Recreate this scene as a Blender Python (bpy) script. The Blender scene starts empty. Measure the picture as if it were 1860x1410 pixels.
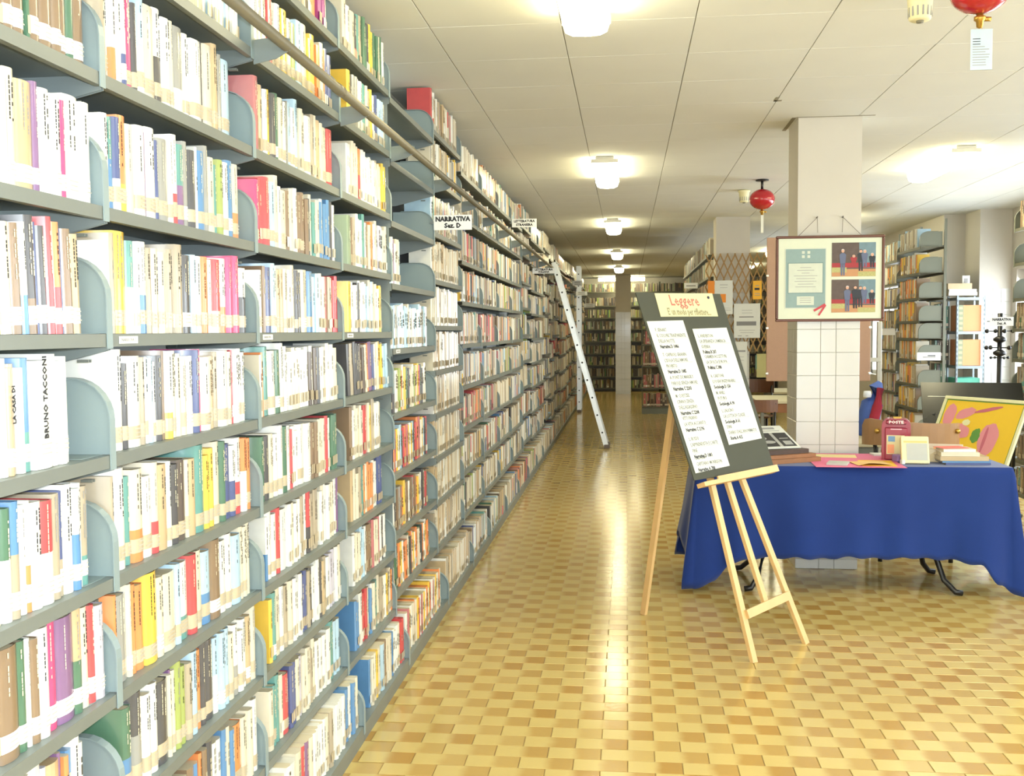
import bpy, bmesh, math, random, re
from mathutils import Vector, Matrix
C = bpy.context.scene.collection
SC = bpy.context.scene
rnd = random.Random(7)

# ------------------------------------------------------------------ camera
F_PX, CX, CY = 1890.0, 930.0, 705.0
yv = Vector(((1139-CX)/F_PX, (600-CY)/F_PX, 1.0)).normalized()      # the aisle's direction in camera axes
dv = Vector((0.0073, 1.0, 0.0)); dv.z = -(dv.x*yv.x+dv.y*yv.y)/yv.z; dv.normalize()
xv = dv.cross(yv)
cam = bpy.data.cameras.new('camera'); camo = bpy.data.objects.new('camera', cam); C.objects.link(camo)
cam.sensor_width = 36; cam.sensor_fit = 'HORIZONTAL'; cam.lens = 36*F_PX/1860; cam.clip_end = 200
right = Vector((xv.x, yv.x, -dv.x)); down = Vector((xv.y, yv.y, -dv.y)); fwd = Vector((xv.z, yv.z, -dv.z))
M = Matrix((( right.x, -down.x, -fwd.x, 0), (right.y, -down.y, -fwd.y, 0), (right.z, -down.z, -fwd.z, 1.6), (0,0,0,1)))
camo.matrix_world = M
SC.camera = camo

# ------------------------------------------------------------------ world, light, exposure
w = bpy.data.worlds.new('sky'); SC.world = w; w.use_nodes = True
bg = w.node_tree.nodes['Background']; bg.inputs[0].default_value = (0.86, 0.94, 1.0, 1); bg.inputs[1].default_value = 2.0
SC.view_settings.view_transform = 'Standard'; SC.view_settings.look = 'None'
SC.view_settings.gamma = 1; SC.view_settings.use_curve_mapping = False
SC.view_settings.exposure = 0.12
SC.cycles.use_denoising = True
SC.cycles.max_bounces = 8; SC.cycles.diffuse_bounces = 5; SC.cycles.glossy_bounces = 3; SC.cycles.transparent_max_bounces = 12
SC.cycles.sample_clamp_indirect = 6
def area(name, loc, aim, sx, sy, power, col):
    l = bpy.data.lights.new(name, 'AREA'); l.shape = 'RECTANGLE'; l.size = sx; l.size_y = sy
    l.energy = power; l.color = col
    o = bpy.data.objects.new(name, l); C.objects.link(o); o.location = loc
    o.rotation_euler = Vector(aim).to_track_quat('-Z', 'Y').to_euler(); return o
DAY = (0.87, 0.95, 1.0)
WINDOWS = [(-3.6, 0.7), (1.6, 6.7), (7.5, 12.6)]                      # daylight through the window openings
for (a, b), p in zip(WINDOWS, (112, 112, 165)):
    area('window_daylight', (4.64, (a+b)/2, 1.56), (-1, 0, -0.25), b-a, 1.25, p, DAY)
area('window_daylight', (4.2, 16.3, 1.56), (-1, 0, 0), 2.1, 1.25, 60, DAY)
area('entrance_daylight', (1.2, -4.3, 1.5), (0, 1, 0), 4.6, 2.3, 150, DAY)
LAMP = (1.0, 0.91, 0.58)
LAMP_E = 23.0
fl = bpy.data.lights.new('camera_flash', 'POINT'); fl.energy = 190; fl.color = (0.86, 0.94, 1.0); fl.shadow_soft_size = .03   # the compact camera's flash
flo = bpy.data.objects.new('camera_flash', fl); C.objects.link(flo); flo.location = (.05, .02, 1.66)

# ------------------------------------------------------------------ helpers
def lin(c):
    return tuple((v/255/12.92 if v/255 <= .04045 else ((v/255+.055)/1.055)**2.4) for v in c)
MATS = {}
def mat(name, rgb, rough=.5, metal=0, coat=0, noise=.06, nscale=30, bump=0, bscale=200, spec=.5, emit=0, sheen=0):
    """Principled material; colour varies a little by a noise texture."""
    if name in MATS: return MATS[name]
    m = bpy.data.materials.new(name); m.use_nodes = True
    nt = m.node_tree; b = nt.nodes['Principled BSDF']
    c = lin(rgb)
    b.inputs['Roughness'].default_value = rough; b.inputs['Metallic'].default_value = metal
    b.inputs['Coat Weight'].default_value = coat; b.inputs['Coat Roughness'].default_value = .1
    b.inputs['Specular IOR Level'].default_value = spec
    if sheen: b.inputs['Sheen Weight'].default_value = sheen
    tc = nt.nodes.new('ShaderNodeTexCoord')
    if noise:
        n = nt.nodes.new('ShaderNodeTexNoise'); n.inputs['Scale'].default_value = nscale
        n.inputs['Detail'].default_value = 4
        nt.links.new(tc.outputs['Object'], n.inputs['Vector'])
        r = nt.nodes.new('ShaderNodeMix'); r.data_type = 'RGBA'
        r.inputs[6].default_value = (*[v*(1-noise) for v in c], 1)
        r.inputs[7].default_value = (*[min(1, v*(1+noise)) for v in c], 1)
        nt.links.new(n.outputs['Fac'], r.inputs[0]); nt.links.new(r.outputs[2], b.inputs['Base Color'])
    else: b.inputs['Base Color'].default_value = (*c, 1)
    if bump:
        n2 = nt.nodes.new('ShaderNodeTexNoise'); n2.inputs['Scale'].default_value = bscale
        nt.links.new(tc.outputs['Object'], n2.inputs['Vector'])
        bp = nt.nodes.new('ShaderNodeBump'); bp.inputs['Strength'].default_value = bump; bp.inputs['Distance'].default_value = .002
        nt.links.new(n2.outputs['Fac'], bp.inputs['Height']); nt.links.new(bp.outputs[0], b.inputs['Normal'])
    if emit:
        b.inputs['Emission Color'].default_value = (*LAMP, 1); b.inputs['Emission Strength'].default_value = emit
    MATS[name] = m; return m

class MB:
    """collects shapes into one mesh"""
    def __init__(s): s.v = []; s.f = []; s.mi = []; s.m = []; s.sm = []
    def slot(s, m):
        if m not in s.m: s.m.append(m)
        return s.m.index(m)
    def add(s, vs, fs, m, T=None, smooth=False):
        k = len(s.v); i = s.slot(m)
        s.v += [tuple(T @ Vector(v)) if T else tuple(v) for v in vs]
        s.f += [tuple(k+a for a in f) for f in fs]; s.mi += [i]*len(fs); s.sm += [smooth]*len(fs)
        return s
    def box(s, a, b, m, T=None, taper=None):
        (x0,y0,z0),(x1,y1,z1) = a, b
        vs = [(x0,y0,z0),(x1,y0,z0),(x1,y1,z0),(x0,y1,z0),(x0,y0,z1),(x1,y0,z1),(x1,y1,z1),(x0,y1,z1)]
        return s.add(vs, [(0,3,2,1),(4,5,6,7),(0,1,5,4),(1,2,6,5),(2,3,7,6),(3,0,4,7)], m, T)
    def bbox(s, a, b, m, r=.004, T=None):
        """box with chamfered edges"""
        (x0,y0,z0),(x1,y1,z1) = a, b
        r = min(r, (x1-x0)*.45, (y1-y0)*.45, (z1-z0)*.45)
        def ring(i, z): return [(x0+i+r,y0+i,z),(x1-i-r,y0+i,z),(x1-i,y0+i+r,z),(x1-i,y1-i-r,z),(x1-i-r,y1-i,z),(x0+i+r,y1-i,z),(x0+i,y1-i-r,z),(x0+i,y0+i+r,z)]
        vs = ring(r,z0)+ring(0,z0+r)+ring(0,z1-r)+ring(r,z1); fs = [tuple(range(7,-1,-1)), tuple(range(24,32))]
        for k in range(3):
            for j in range(8): fs.append((k*8+j, k*8+(j+1)%8, k*8+8+(j+1)%8, k*8+8+j))
        return s.add(vs, fs, m, T)
    def prism(s, poly, axis, a, b, m, T=None, smooth=False):
        """extrude a 2D polygon; axis is the extrusion axis, the two other coordinates keep their order"""
        n = len(poly); k = 'xyz'.index(axis)
        def put(p, t): q = list(p); q.insert(k, t); return tuple(q)
        vs = [put(p,a) for p in poly]+[put(p,b) for p in poly]
        fs = [tuple(range(n))[::-1], tuple(range(n,2*n))]+[(i,(i+1)%n,n+(i+1)%n,n+i) for i in range(n)]
        return s.add(vs, fs, m, T, smooth)
    def tube(s, pts, r, m, n=8, T=None, closed=False):
        pts = [Vector(p) for p in pts]; rs = r if isinstance(r, (list, tuple)) else [r]*len(pts)
        vs = []; fs = []; up = None
        for i, p in enumerate(pts):
            if i == 0: d = pts[1]-p
            elif i == len(pts)-1: d = p-pts[-2]
            else: d = (pts[i+1]-p).normalized()+(p-pts[i-1]).normalized()
            d.normalize()
            ref = Vector((0,0,1)) if abs(d.z) < .95 else Vector((1,0,0))
            a = d.cross(ref).normalized(); b = a.cross(d)
            for j in range(n):
                t = 2*math.pi*j/n; vs.append(p+(a*math.cos(t)+b*math.sin(t))*rs[i])
        for i in range(len(pts)-1):
            for j in range(n): fs.append((i*n+j, i*n+(j+1)%n, i*n+n+(j+1)%n, i*n+n+j))
        fs.append(tuple(range(n))[::-1]); fs.append(tuple(range((len(pts)-1)*n, len(pts)*n)))
        return s.add(vs, fs, m, T, True)
    def lathe(s, prof, m, n=20, T=None, smooth=True):
        vs = []; fs = []
        for r, z in prof:
            for j in range(n): t = 2*math.pi*j/n; vs.append((r*math.cos(t), r*math.sin(t), z))
        for i in range(len(prof)-1):
            for j in range(n): fs.append((i*n+j, i*n+(j+1)%n, i*n+n+(j+1)%n, i*n+n+j))
        fs.append(tuple(range(n))[::-1]); fs.append(tuple(range((len(prof)-1)*n, len(prof)*n)))
        return s.add(vs, fs, m, T, smooth)
    def bar(s, a, b, wd, th, m, up=(0,0,1), T=None):
        """rectangular bar from a to b; wd across, th along `up`-ish"""
        a, b, up = Vector(a), Vector(b), Vector(up); d = (b-a).normalized()
        x = d.cross(up).normalized()*wd/2; y = x.cross(d).normalized()*th/2
        vs = [a-x-y,a+x-y,a+x+y,a-x+y,b-x-y,b+x-y,b+x+y,b-x+y]
        return s.add(vs, [(0,1,2,3)[::-1],(4,5,6,7),(0,1,5,4),(1,2,6,5),(2,3,7,6),(3,0,4,7)], m, T)
    def quad(s, p, m, T=None): return s.add(p, [tuple(range(len(p)))], m, T)
    def mesh(s, name):
        me = bpy.data.meshes.new(name); me.from_pydata(s.v, [], s.f)
        for m in s.m: me.materials.append(m)
        me.polygons.foreach_set('material_index', s.mi); me.polygons.foreach_set('use_smooth', s.sm)
        me.update(); return me
    def build(s, name, parent=None, loc=None, rot=None):
        return obj(name, s.mesh(name), parent, loc, rot)
def obj(name, me, parent=None, loc=None, rot=None):
    o = bpy.data.objects.new(name, me); C.objects.link(o)
    if parent: o.parent = parent
    if loc is not None: o.location = loc
    if rot is not None: o.rotation_euler = rot
    return o
def tag(o, label=None, cat=None, group=None, kind=None):
    if label: o['label'] = label
    if cat: o['category'] = cat
    if group: o['group'] = group
    if kind: o['kind'] = kind
    return o
def thing(name, label, cat, loc=(0,0,0), rot=(0,0,0), group=None):
    return tag(obj(name, None, None, loc, rot), label, cat, group)
def text(name, body, size, m, parent, T, align='CENTER', bold=0, sx=1.0, ext=.0003):
    cu = bpy.data.curves.new(name, 'FONT'); cu.body = body; cu.size = size; cu.align_x = align; cu.align_y = 'CENTER'
    cu.resolution_u = 1; cu.offset = bold; cu.extrude = ext
    tmp = bpy.data.objects.new('tmp', cu); C.objects.link(tmp)
    me = bpy.data.meshes.new_from_object(tmp)
    bpy.data.objects.remove(tmp); bpy.data.curves.remove(cu)
    me.name = name; me.materials.clear(); me.materials.append(m)
    me.transform(T @ Matrix.Diagonal((sx,1,1,1)))
    return obj(name, me, parent)
ON_FRONT = Matrix(((1,0,0,0),(0,0,-1,0),(0,1,0,0),(0,0,0,1)))        # text plane -> facing -Y, reading along +X
def Tr(x, y, z): return Matrix.Translation((x, y, z))
def struct(name, mb, label=None):
    o = mb.build(name) if isinstance(mb, MB) else mb
    tag(o, label, None, None, 'structure'); return o

# ------------------------------------------------------------------ colours
PAL = dict(W=(226,226,218), C=(214,206,184), c=(192,168,130), t=(170,158,136), g=(44,92,66), G=(66,136,130), l=(140,158,66), L=(118,142,112),
  b=(46,62,122), B=(56,116,176), s=(160,200,226), r=(190,44,52), R=(176,88,94), m=(206,38,104), M=(132,28,112), o=(226,122,56), y=(234,186,48),
  n=(114,88,62), k=(44,44,50), e=(152,152,146), p=(108,68,122), d=(64,52,46), E=(186,184,204))
PAL = {k: (v if k in 'WCcte' else tuple(int(a*.80+b_*.20) for a, b_ in zip(v, (222,214,200)))) for k, v in PAL.items()}
CNAME = dict(W='white', C='cream', c='tan', t='beige', g='dark green', G='teal', l='olive green', L='sage green', b='navy', B='blue', s='sky blue', r='red', R='dusty red',
  m='crimson', M='magenta', o='orange', y='yellow', n='brown', k='black', e='grey', p='purple', d='dark brown', E='lavender')
STEEL = mat('shelf_steel', (122,132,132), .42, .0, 0, .05, 8, spec=.5)
STEELD = mat('shelf_steel_lip', (114,119,113), .42, 0, 0, .06, 9)
BOOKEND = mat('bookend_steel', (136,152,154), .4, 0, 0, .05, 7)
STEEL_SHADED = mat('shelf_steel_shaded', (104,106,92), .45, 0, 0, .05, 8)  # right and far shelving: weaker light with distance put into the steel colour
STEELD_SHADED = mat('shelf_lip_shaded', (96,96,82), .45, 0, 0, .06, 9)
BOOKEND_SHADED = mat('bookend_shaded', (108,112,98), .45, 0, 0, .05, 7)  # same bookend steel, the dimmer light mixed into its colour
PAPER = mat('paper_white', (240,240,234), .7, noise=.02)
PAGES = mat('book_pages', (216,206,178), .9, noise=.1, nscale=90)
LABELW = mat('spine_label_white', (240,240,236), .35, coat=.3, noise=.02)
LABELT = mat('spine_label_tape', (192,178,150), .3, coat=.4, noise=.05)
INK = mat('ink_black', (40,40,44), .6, noise=0)
INKS = mat('ink_label', (184,182,172), .6, noise=0)
INKL = mat('ink_pale', (222,214,186), .6, noise=0)
INKG = mat('ink_grey', (150,150,150), .6, noise=0)
def cover(c): return mat('cover_'+CNAME[c].replace(' ', '_'), PAL[c], .33, 0, .5, .10, 14)

# ------------------------------------------------------------------ floor, ceiling, walls, columns, windows
def floor_material():
    m = bpy.data.materials.new('floor_tile_glazed'); m.use_nodes = True; nt = m.node_tree; N = nt.nodes; L = nt.links
    b = N['Principled BSDF']
    def math_(op, a, c=None, cl=False):
        n = N.new('ShaderNodeMath'); n.operation = op; n.use_clamp = cl
        for i, v in enumerate((a, c)):
            if v is None: continue
            if isinstance(v, (int, float)): n.inputs[i].default_value = v
            else: L.new(v, n.inputs[i])
        return n.outputs[0]
    g = N.new('ShaderNodeNewGeometry'); sp = N.new('ShaderNodeSeparateXYZ'); L.new(g.outputs['Position'], sp.inputs[0])
    X, Y = sp.outputs[0], sp.outputs[1]
    ry = math_('DIVIDE', math_('SUBTRACT', Y, .007), .1); row = math_('FLOOR', ry); fy = math_('FRACT', ry)
    odd = math_('FRACT', math_('MULTIPLY', row, .5))                       # 0 or .5
    rx = math_('ADD', math_('DIVIDE', X, .2), math_('SUBTRACT', .5, odd)); col = math_('FLOOR', rx); fx = math_('FRACT', rx)
    cb = N.new('ShaderNodeCombineXYZ'); L.new(col, cb.inputs[0]); L.new(row, cb.inputs[1])
    wn = N.new('ShaderNodeTexWhiteNoise'); wn.noise_dimensions = '2D'; L.new(cb.outputs[0], wn.inputs['Vector'])
    no = N.new('ShaderNodeTexNoise'); no.inputs['Scale'].default_value = 14; no.inputs['Detail'].default_value = 3; L.new(g.outputs['Position'], no.inputs['Vector'])
    fxn = math_('ADD', fx, math_('MULTIPLY', math_('SUBTRACT', no.outputs['Fac'], .5), .16))
    mr = N.new('ShaderNodeMapRange'); mr.interpolation_type = 'SMOOTHSTEP'; L.new(fxn, mr.inputs[0])
    mr.inputs[1].default_value = .42; mr.inputs[2].default_value = .66
    amp = math_('ADD', math_('MULTIPLY', wn.outputs['Value'], .55), .45)
    fac = math_('MULTIPLY', mr.outputs[0], amp)
    mx = N.new('ShaderNodeMix'); mx.data_type = 'RGBA'; L.new(fac, mx.inputs[0])
    mx.inputs[6].default_value = (*lin((202,180,114)), 1); mx.inputs[7].default_value = (*lin((172,134,66)), 1)
    # tone drifts a little from batch to batch
    n2 = N.new('ShaderNodeTexNoise'); n2.inputs['Scale'].default_value = .8; L.new(g.outputs['Position'], n2.inputs['Vector'])
    hs = N.new('ShaderNodeHueSaturation'); L.new(mx.outputs[2], hs.inputs['Color'])
    L.new(math_('ADD', .92, math_('MULTIPLY', n2.outputs['Fac'], .16)), hs.inputs['Value'])
    ex = math_('MINIMUM', fx, math_('SUBTRACT', 1, fx)); ey = math_('MINIMUM', fy, math_('SUBTRACT', 1, fy))
    gap = math_('MAXIMUM', math_('LESS_THAN', ex, .008), math_('LESS_THAN', ey, .014))
    m2 = N.new('ShaderNodeMix'); m2.data_type = 'RGBA'; L.new(gap, m2.inputs[0]); L.new(hs.outputs[0], m2.inputs[6])
    m2.inputs[7].default_value = (*lin((150,122,70)), 1)
    L.new(m2.outputs[2], b.inputs['Base Color'])
    L.new(math_('ADD', .16, math_('MULTIPLY', gap, .4)), b.inputs['Roughness'])
    b.inputs['Specular IOR Level'].default_value = .5
    n3 = N.new('ShaderNodeTexNoise'); n3.inputs['Scale'].default_value = 45; L.new(g.outputs['Position'], n3.inputs['Vector'])
    bp = N.new('ShaderNodeBump'); bp.inputs['Strength'].default_value = .1; bp.inputs['Distance'].default_value = .003
    L.new(n3.outputs['Fac'], bp.inputs['Height']); L.new(bp.outputs[0], b.inputs['Normal'])
    return m
FLOOR = floor_material()
PAINT = mat('wall_paint_cream', (202,197,186), .75, noise=.03, nscale=6, bump=.05, bscale=120)
PAINTL = mat('wall_paint_pale', (206,210,208), .8, noise=.03, nscale=5)
TILEW = mat('column_tile_white', (206,206,200), .28, coat=.3, noise=.05, nscale=5)
GROUT = mat('tile_grout', (190,186,174), .9, noise=.05)
def ceiling_material():
    m = mat('ceiling_board', (218,219,212), .85, noise=.04, nscale=2.5, bump=.25, bscale=260); return m
CEIL = ceiling_material()
def ceiling_far_material():
    m = CEIL.copy(); m.name = 'ceiling_board_jointed'; nt = m.node_tree; N = nt.nodes; L = nt.links
    b = N['Principled BSDF']; src = b.inputs['Base Color'].links[0].from_socket
    g = N.new('ShaderNodeNewGeometry'); mp = N.new('ShaderNodeMapping'); mp.inputs['Location'].default_value = (.89, -4.745, 0)
    L.new(g.outputs['Position'], mp.inputs[0])
    br = N.new('ShaderNodeTexBrick'); br.offset = 0; br.inputs['Scale'].default_value = 1; br.inputs['Brick Width'].default_value = .597
    br.inputs['Row Height'].default_value = .6; br.inputs['Mortar Size'].default_value = .004; br.inputs['Mortar Smooth'].default_value = 0
    L.new(mp.outputs[0], br.inputs['Vector'])
    mx = N.new('ShaderNodeMix'); mx.data_type = 'RGBA'; L.new(br.outputs['Fac'], mx.inputs[0]); L.new(src, mx.inputs[6])
    mx.inputs[7].default_value = (*lin((120,112,92)), 1); L.new(mx.outputs[2], b.inputs['Base Color']); return m
JOINT = mat('ceiling_joint_dark', (140,134,116), .9, noise=0)
X0, X1, Y0, Y1, H = -1.36, 4.46, -4.2, 27.8, 2.98
mb = MB().box((X0-.2, Y0-.2, -.12), (X1+.2, Y1+.2, 0), FLOOR)
floor = struct('floor', mb, 'glazed ochre brick tiles laid in running bond')
tme = MB().bbox((-.0986,-.0486,0), (.0986,.0486,.0028), FLOOR, .0016).mesh('tile')
nt_ = 0
for k in range(34, 57):
    yc = .1*k+.057; xr = .362*(yc+.1)+.12
    off = .1 if k % 2 else 0.0                                            # joints at X=0 in odd rows
    x = -1.0 + (.1 if k % 2 else .0)
    while x < xr and nt_ < 300:
        if x > -1.0: obj('tile', tme, floor, (x, yc, 0)); nt_ += 1
        x += .2
ceil = struct('ceiling', MB().box((X0-.2, Y0-.2, H+.008), (X1+.2, Y1+.2, H+.16), ceiling_far_material()), 'suspended ceiling of square cream boards')
cme = MB().bbox((-.2963,-.2985,0), (.2963,.2985,.008), CEIL, .0012).mesh('ceiling_panel')
cdk = MB().box((-.30,-.30,.0076), (.30,.30,.0081), JOINT).mesh('joint_backing')
for j in range(-1, 22):
    yc = 4.745+.6*j+.3
    for i in range(-1, 9):
        xc = -.89+.597*i+.2985
        if xc-.3 > .362*(yc+.3)+.1: continue
        obj('ceiling_panel', cme, ceil, (xc, yc, H), (0, rnd.uniform(-.002,.002), rnd.uniform(-.002,.002)))
mb = MB()
for i in range(-1, 10): mb.box((-.89+.597*i-.0028, 4.1, H+.006), (-.89+.597*i+.0028, 18, H+.0078), JOINT)
for j in range(-1, 23): mb.box((X0, 4.745+.6*j-.0015, H+.006), (X1, 4.745+.6*j+.0015, H+.0078), JOINT)
tag(mb.build('joint_strips', ceil), kind='stuff')

struct('wall_left', MB().box((X0-.2, Y0, 0), (X0, Y1, H), PAINTL), 'pale painted wall behind the long shelving')
struct('wall_back', MB().box((X0-.2, Y1, 0), (X1, Y1+.2, H), PAINT), 'cream end wall behind the far shelves')
# right wall: sill, lintel and piers between the windows, then a jog inwards
mb = MB().box((X1, Y0, 0), (X1+.22, 13.3, .88), PAINT).box((X1, Y0, 2.27), (X1+.22, 13.3, H), PAINT)
ys = [Y0]+[v for wn in WINDOWS for v in wn]+[13.3]
for a, b in zip(ys[::2], ys[1::2]): mb.box((X1, a, .88), (X1+.22, b, 2.27), PAINT)
mb.box((3.85, 13.3, 0), (X1+.22, 15.2, H), PAINT).box((3.85, 17.4, 0), (X1+.22, Y1, H), PAINT).box((3.85, 15.2, 0), (4.07, 17.4, .88), PAINT).box((3.85, 15.2, 2.27), (4.07, 17.4, H), PAINT)
struct('wall_right', mb, 'cream wall with a long row of windows')
mb = MB().box((X0, Y0-.2, 0), (-1.1, Y0, H), PAINT).box((3.5, Y0-.2, 0), (X1+.2, Y0, H), PAINT).box((-1.1, Y0-.2, 2.65), (3.5, Y0, H), PAINT)
struct('wall_front', mb, 'wall with a wide glazed entrance')
WFR = mat('window_frame_white', (226,228,226), .4)
def glass_material():
    m = bpy.data.materials.new('window_glass'); m.use_nodes = True; nt = m.node_tree; N = nt.nodes
    N.remove(N['Principled BSDF']); t = N.new('ShaderNodeBsdfTransparent'); g = N.new('ShaderNodeBsdfGlossy'); g.inputs['Roughness'].default_value = .02
    fr = N.new('ShaderNodeFresnel'); fr.inputs[0].default_value = 1.45; mx = N.new('ShaderNodeMixShader')
    ge = N.new('ShaderNodeNewGeometry'); sb = N.new('ShaderNodeMath'); sb.operation = 'SUBTRACT'; sb.inputs[0].default_value = 1; nt.links.new(ge.outputs['Backfacing'], sb.inputs[1])
    mu = N.new('ShaderNodeMath'); mu.operation = 'MULTIPLY'; nt.links.new(fr.outputs[0], mu.inputs[0]); nt.links.new(sb.outputs[0], mu.inputs[1]); nt.links.new(mu.outputs[0], mx.inputs[0]); nt.links.new(t.outputs[0], mx.inputs[1]); nt.links.new(g.outputs[0], mx.inputs[2])
    nt.links.new(mx.outputs[0], N['Material Output'].inputs[0]); return m
GLASS = glass_material()
for i, (a, b) in enumerate(WINDOWS):
    r = struct('window_%d' % (i+1), MB().box((X1+.10, a, .88), (X1+.16, a+.06, 2.27), WFR).box((X1+.10, b-.06, .88), (X1+.16, b, 2.27), WFR)
        .box((X1+.10, a, .88), (X1+.16, b, .94), WFR).box((X1+.10, a, 2.21), (X1+.16, b, 2.27), WFR), 'long white framed window, %s along the right wall' % ('nearest', 'middle', 'farthest')[i])
    n = 4
    for k in range(1, n): MB().box((X1+.10, a+(b-a)*k/n-.025, .94), (X1+.16, a+(b-a)*k/n+.025, 2.21), WFR).build('mullion', r)
    for k in range(n): MB().box((X1+.125, a+(b-a)*k/n+.02, .93), (X1+.133, a+(b-a)*(k+1)/n-.02, 2.22), GLASS).build('pane', r)
    MB().bbox((X1-.10, a-.05, .84), (X1+.02, b+.05, .88), WFR, .006).build('window_sill', r)
r = struct('window_4', MB().box((-1.1, Y0-.12, 0), (-1.03, Y0-.05, 2.65), WFR).box((3.43, Y0-.12, 0), (3.5, Y0-.05, 2.65), WFR).box((-1.03, Y0-.12, 2.58), (3.43, Y0-.05, 2.65), WFR).box((-1.03, Y0-.12, 0), (3.43, Y0-.05, .08), WFR), 'glazed entrance front')
for k in range(1, 4): MB().box((-1.03+4.46*k/4-.03, Y0-.12, .08), (-1.03+4.46*k/4+.03, Y0-.05, 2.58), WFR).build('mullion', r)
for k in range(4): MB().box((-1.03+4.46*k/4, Y0-.09, .08), (-1.03+4.46*(k+1)/4, Y0-.08, 2.58), GLASS).build('pane', r)

r = struct('window_5', MB().box((3.94, 15.2, .88), (4.0, 15.26, 2.27), WFR).box((3.94, 17.34, .88), (4.0, 17.4, 2.27), WFR).box((3.94, 15.2, .88), (4.0, 17.4, .94), WFR).box((3.94, 15.2, 2.21), (4.0, 17.4, 2.27), WFR), 'window seen past the end of the right shelving')
MB().box((3.94, 16.27, .94), (4.0, 16.33, 2.21), WFR).build('mullion', r)
for a, b in ((15.25,16.29),(16.31,17.35)): MB().box((3.965, a, .93), (3.973, b, 2.22), GLASS).build('pane', r)
def column(name, label, x0, x1, y0, y1, faces, ztop=2.056):
    core = MB().box((x0+.006, y0+.006, 0), (x1-.006, y1-.006, ztop), GROUT).box((x0, y0, ztop), (x1, y1, H), PAINT)
    s = struct(name, core, label); zs = [0]+[.067+.153*k for k in range(14)]
    zs = [z for z in zs if z < ztop-.02]+[ztop]
    def cuts(a, b):
        n = int((b-a)/.153); r = (b-a)-n*.153
        if n >= 2 and r > .02: return [a, a+.153]+[a+.153+r+.153*k for k in range(n)]
        return [a+(b-a)*k/max(1, round((b-a)/.153)) for k in range(max(1, round((b-a)/.153))+1)]
    for f in faces:
        cs = cuts(*((x0, x1) if f == 'f' else (y0, y1)))
        for z0, z1 in zip(zs, zs[1:]):
            for a, b in zip(cs, cs[1:]):
                g = .0010; j = rnd.uniform(0, .0012)
                if f == 'f': MB().bbox((a+g, y0-j, z0+g), (b-g, y0+.008, z1-g), TILEW, .002).build('tile', s)
                elif f == 'l': MB().bbox((x0-j, a+g, z0+g), (x0+.008, b-g, z1-g), TILEW, .002).build('tile', s)
    return s
column('column', 'square column, white tiles below and cream paint above, behind the blue table', 1.115, 1.52, 7.05, 7.45, 'fl')
column('column', 'cream column rising behind the wooden trellis', 1.09, 1.50, 13.08, 13.48, 'f')
column('column', 'far tiled column at the end of the aisle', -.29, .095, 26.25, 26.62, 'f')
column('column', 'tiled pier in bright light beside the right windows', 4.10, 4.50, 12.76, 13.3, 'fl')
# dark cracks where boards have slipped near the column
mb = MB().box((1.10, 7.035, H-.002), (1.60, 7.048, H+.001), JOINT).box((1.075, 7.05, H-.002), (1.10, 7.5, H+.001), JOINT).box((.885, 6.5, H-.002), (.93, 6.53, H+.001), JOINT).box((.885, 6.42, H-.002), (.905, 6.53, H+.001), JOINT)
tag(mb.build('joint_gap', ceil), 'dark gap between slipped ceiling boards')

# ------------------------------------------------------------------ ceiling lamps
TRAY = mat('lamp_tray_white', (226,224,210), .5)
DIFF = mat('lamp_diffuser_lit', (250,244,220), .4, noise=0, emit=LAMP_E)
def lamp(loc, rot, label, L=1.15):
    t = thing('ceiling_lamp', label, 'lamp', loc, (0,0,rot), 'fluorescent ceiling lamps')
    MB().bbox((-.075,-L/2,-.022), (.075,L/2,0), TRAY, .006).build('tray', t)
    sec = [(-.105,-.022),(-.102,-.05),(-.09,-.085),(-.06,-.099),(0,-.103),(.06,-.099),(.09,-.085),(.102,-.05),(.105,-.022)]
    MB().prism([(x, z) for x, z in sec], 'y', -L/2+.012, L/2-.012, DIFF).build('diffuser', t)
    for s in (-1, 1): MB().box((-.107, s*(L/2-.006)-.006, -.05), (.107, s*(L/2-.006)+.006, -.02), TRAY).build('end_cap', t)
    return t
for y, nm in zip((-.6, 4.05, 8.95, 13.57, 18.55, 23.0), ('behind the camera', 'nearest', 'second', 'third', 'fourth', 'fifth')):
    lamp((-.175, y, H), 0, 'lit fluorescent ceiling lamp over the aisle, %s in the row' % nm)
for y, nm in zip((-.6, 4.05, 8.95, 13.57, 18.55, 23.0), ('behind the camera', 'nearest', 'right of the column', 'third', 'fourth', 'fifth')):
    lamp((2.56, y, H), 0, 'lit fluorescent ceiling lamp over the reading tables, %s' % nm, 1.3)
lamp((-.14, 26.95, H-.02), math.pi/2, 'lit ceiling lamp laid crosswise behind the far tiled column', 1.2)

# ------------------------------------------------------------------ shelving
MI = M.inverted()
def to_px(p):
    c = MI @ Vector(p)
    if c.z > -.1: return None
    return (CX+F_PX*c.x/-c.z, CY-F_PX*c.y/-c.z)
NUM = ['first','second','third','fourth','fifth','sixth','seventh','eighth','ninth','tenth','eleventh','twelfth','thirteenth','fourteenth','fifteenth','sixteenth',
       'seventeenth','eighteenth','nineteenth','twentieth','twenty-first','twenty-second','twenty-third','twenty-fourth','twenty-fifth','twenty-sixth','twenty-seventh',
       'twenty-eighth','twenty-ninth','thirtieth','thirty-first','thirty-second','thirty-third','thirty-fourth','thirty-fifth','thirty-sixth','thirty-seventh','thirty-eighth','thirty-ninth','fortieth']
WORD = ['no','one','two','three','four','five','six','seven','eight','nine','ten']
STEEL_TONES = ((STEEL, STEELD), (STEEL_SHADED, STEELD_SHADED))  # near steel, then the copy toned down for dimmer light
SHELF_ME = {}
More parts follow.
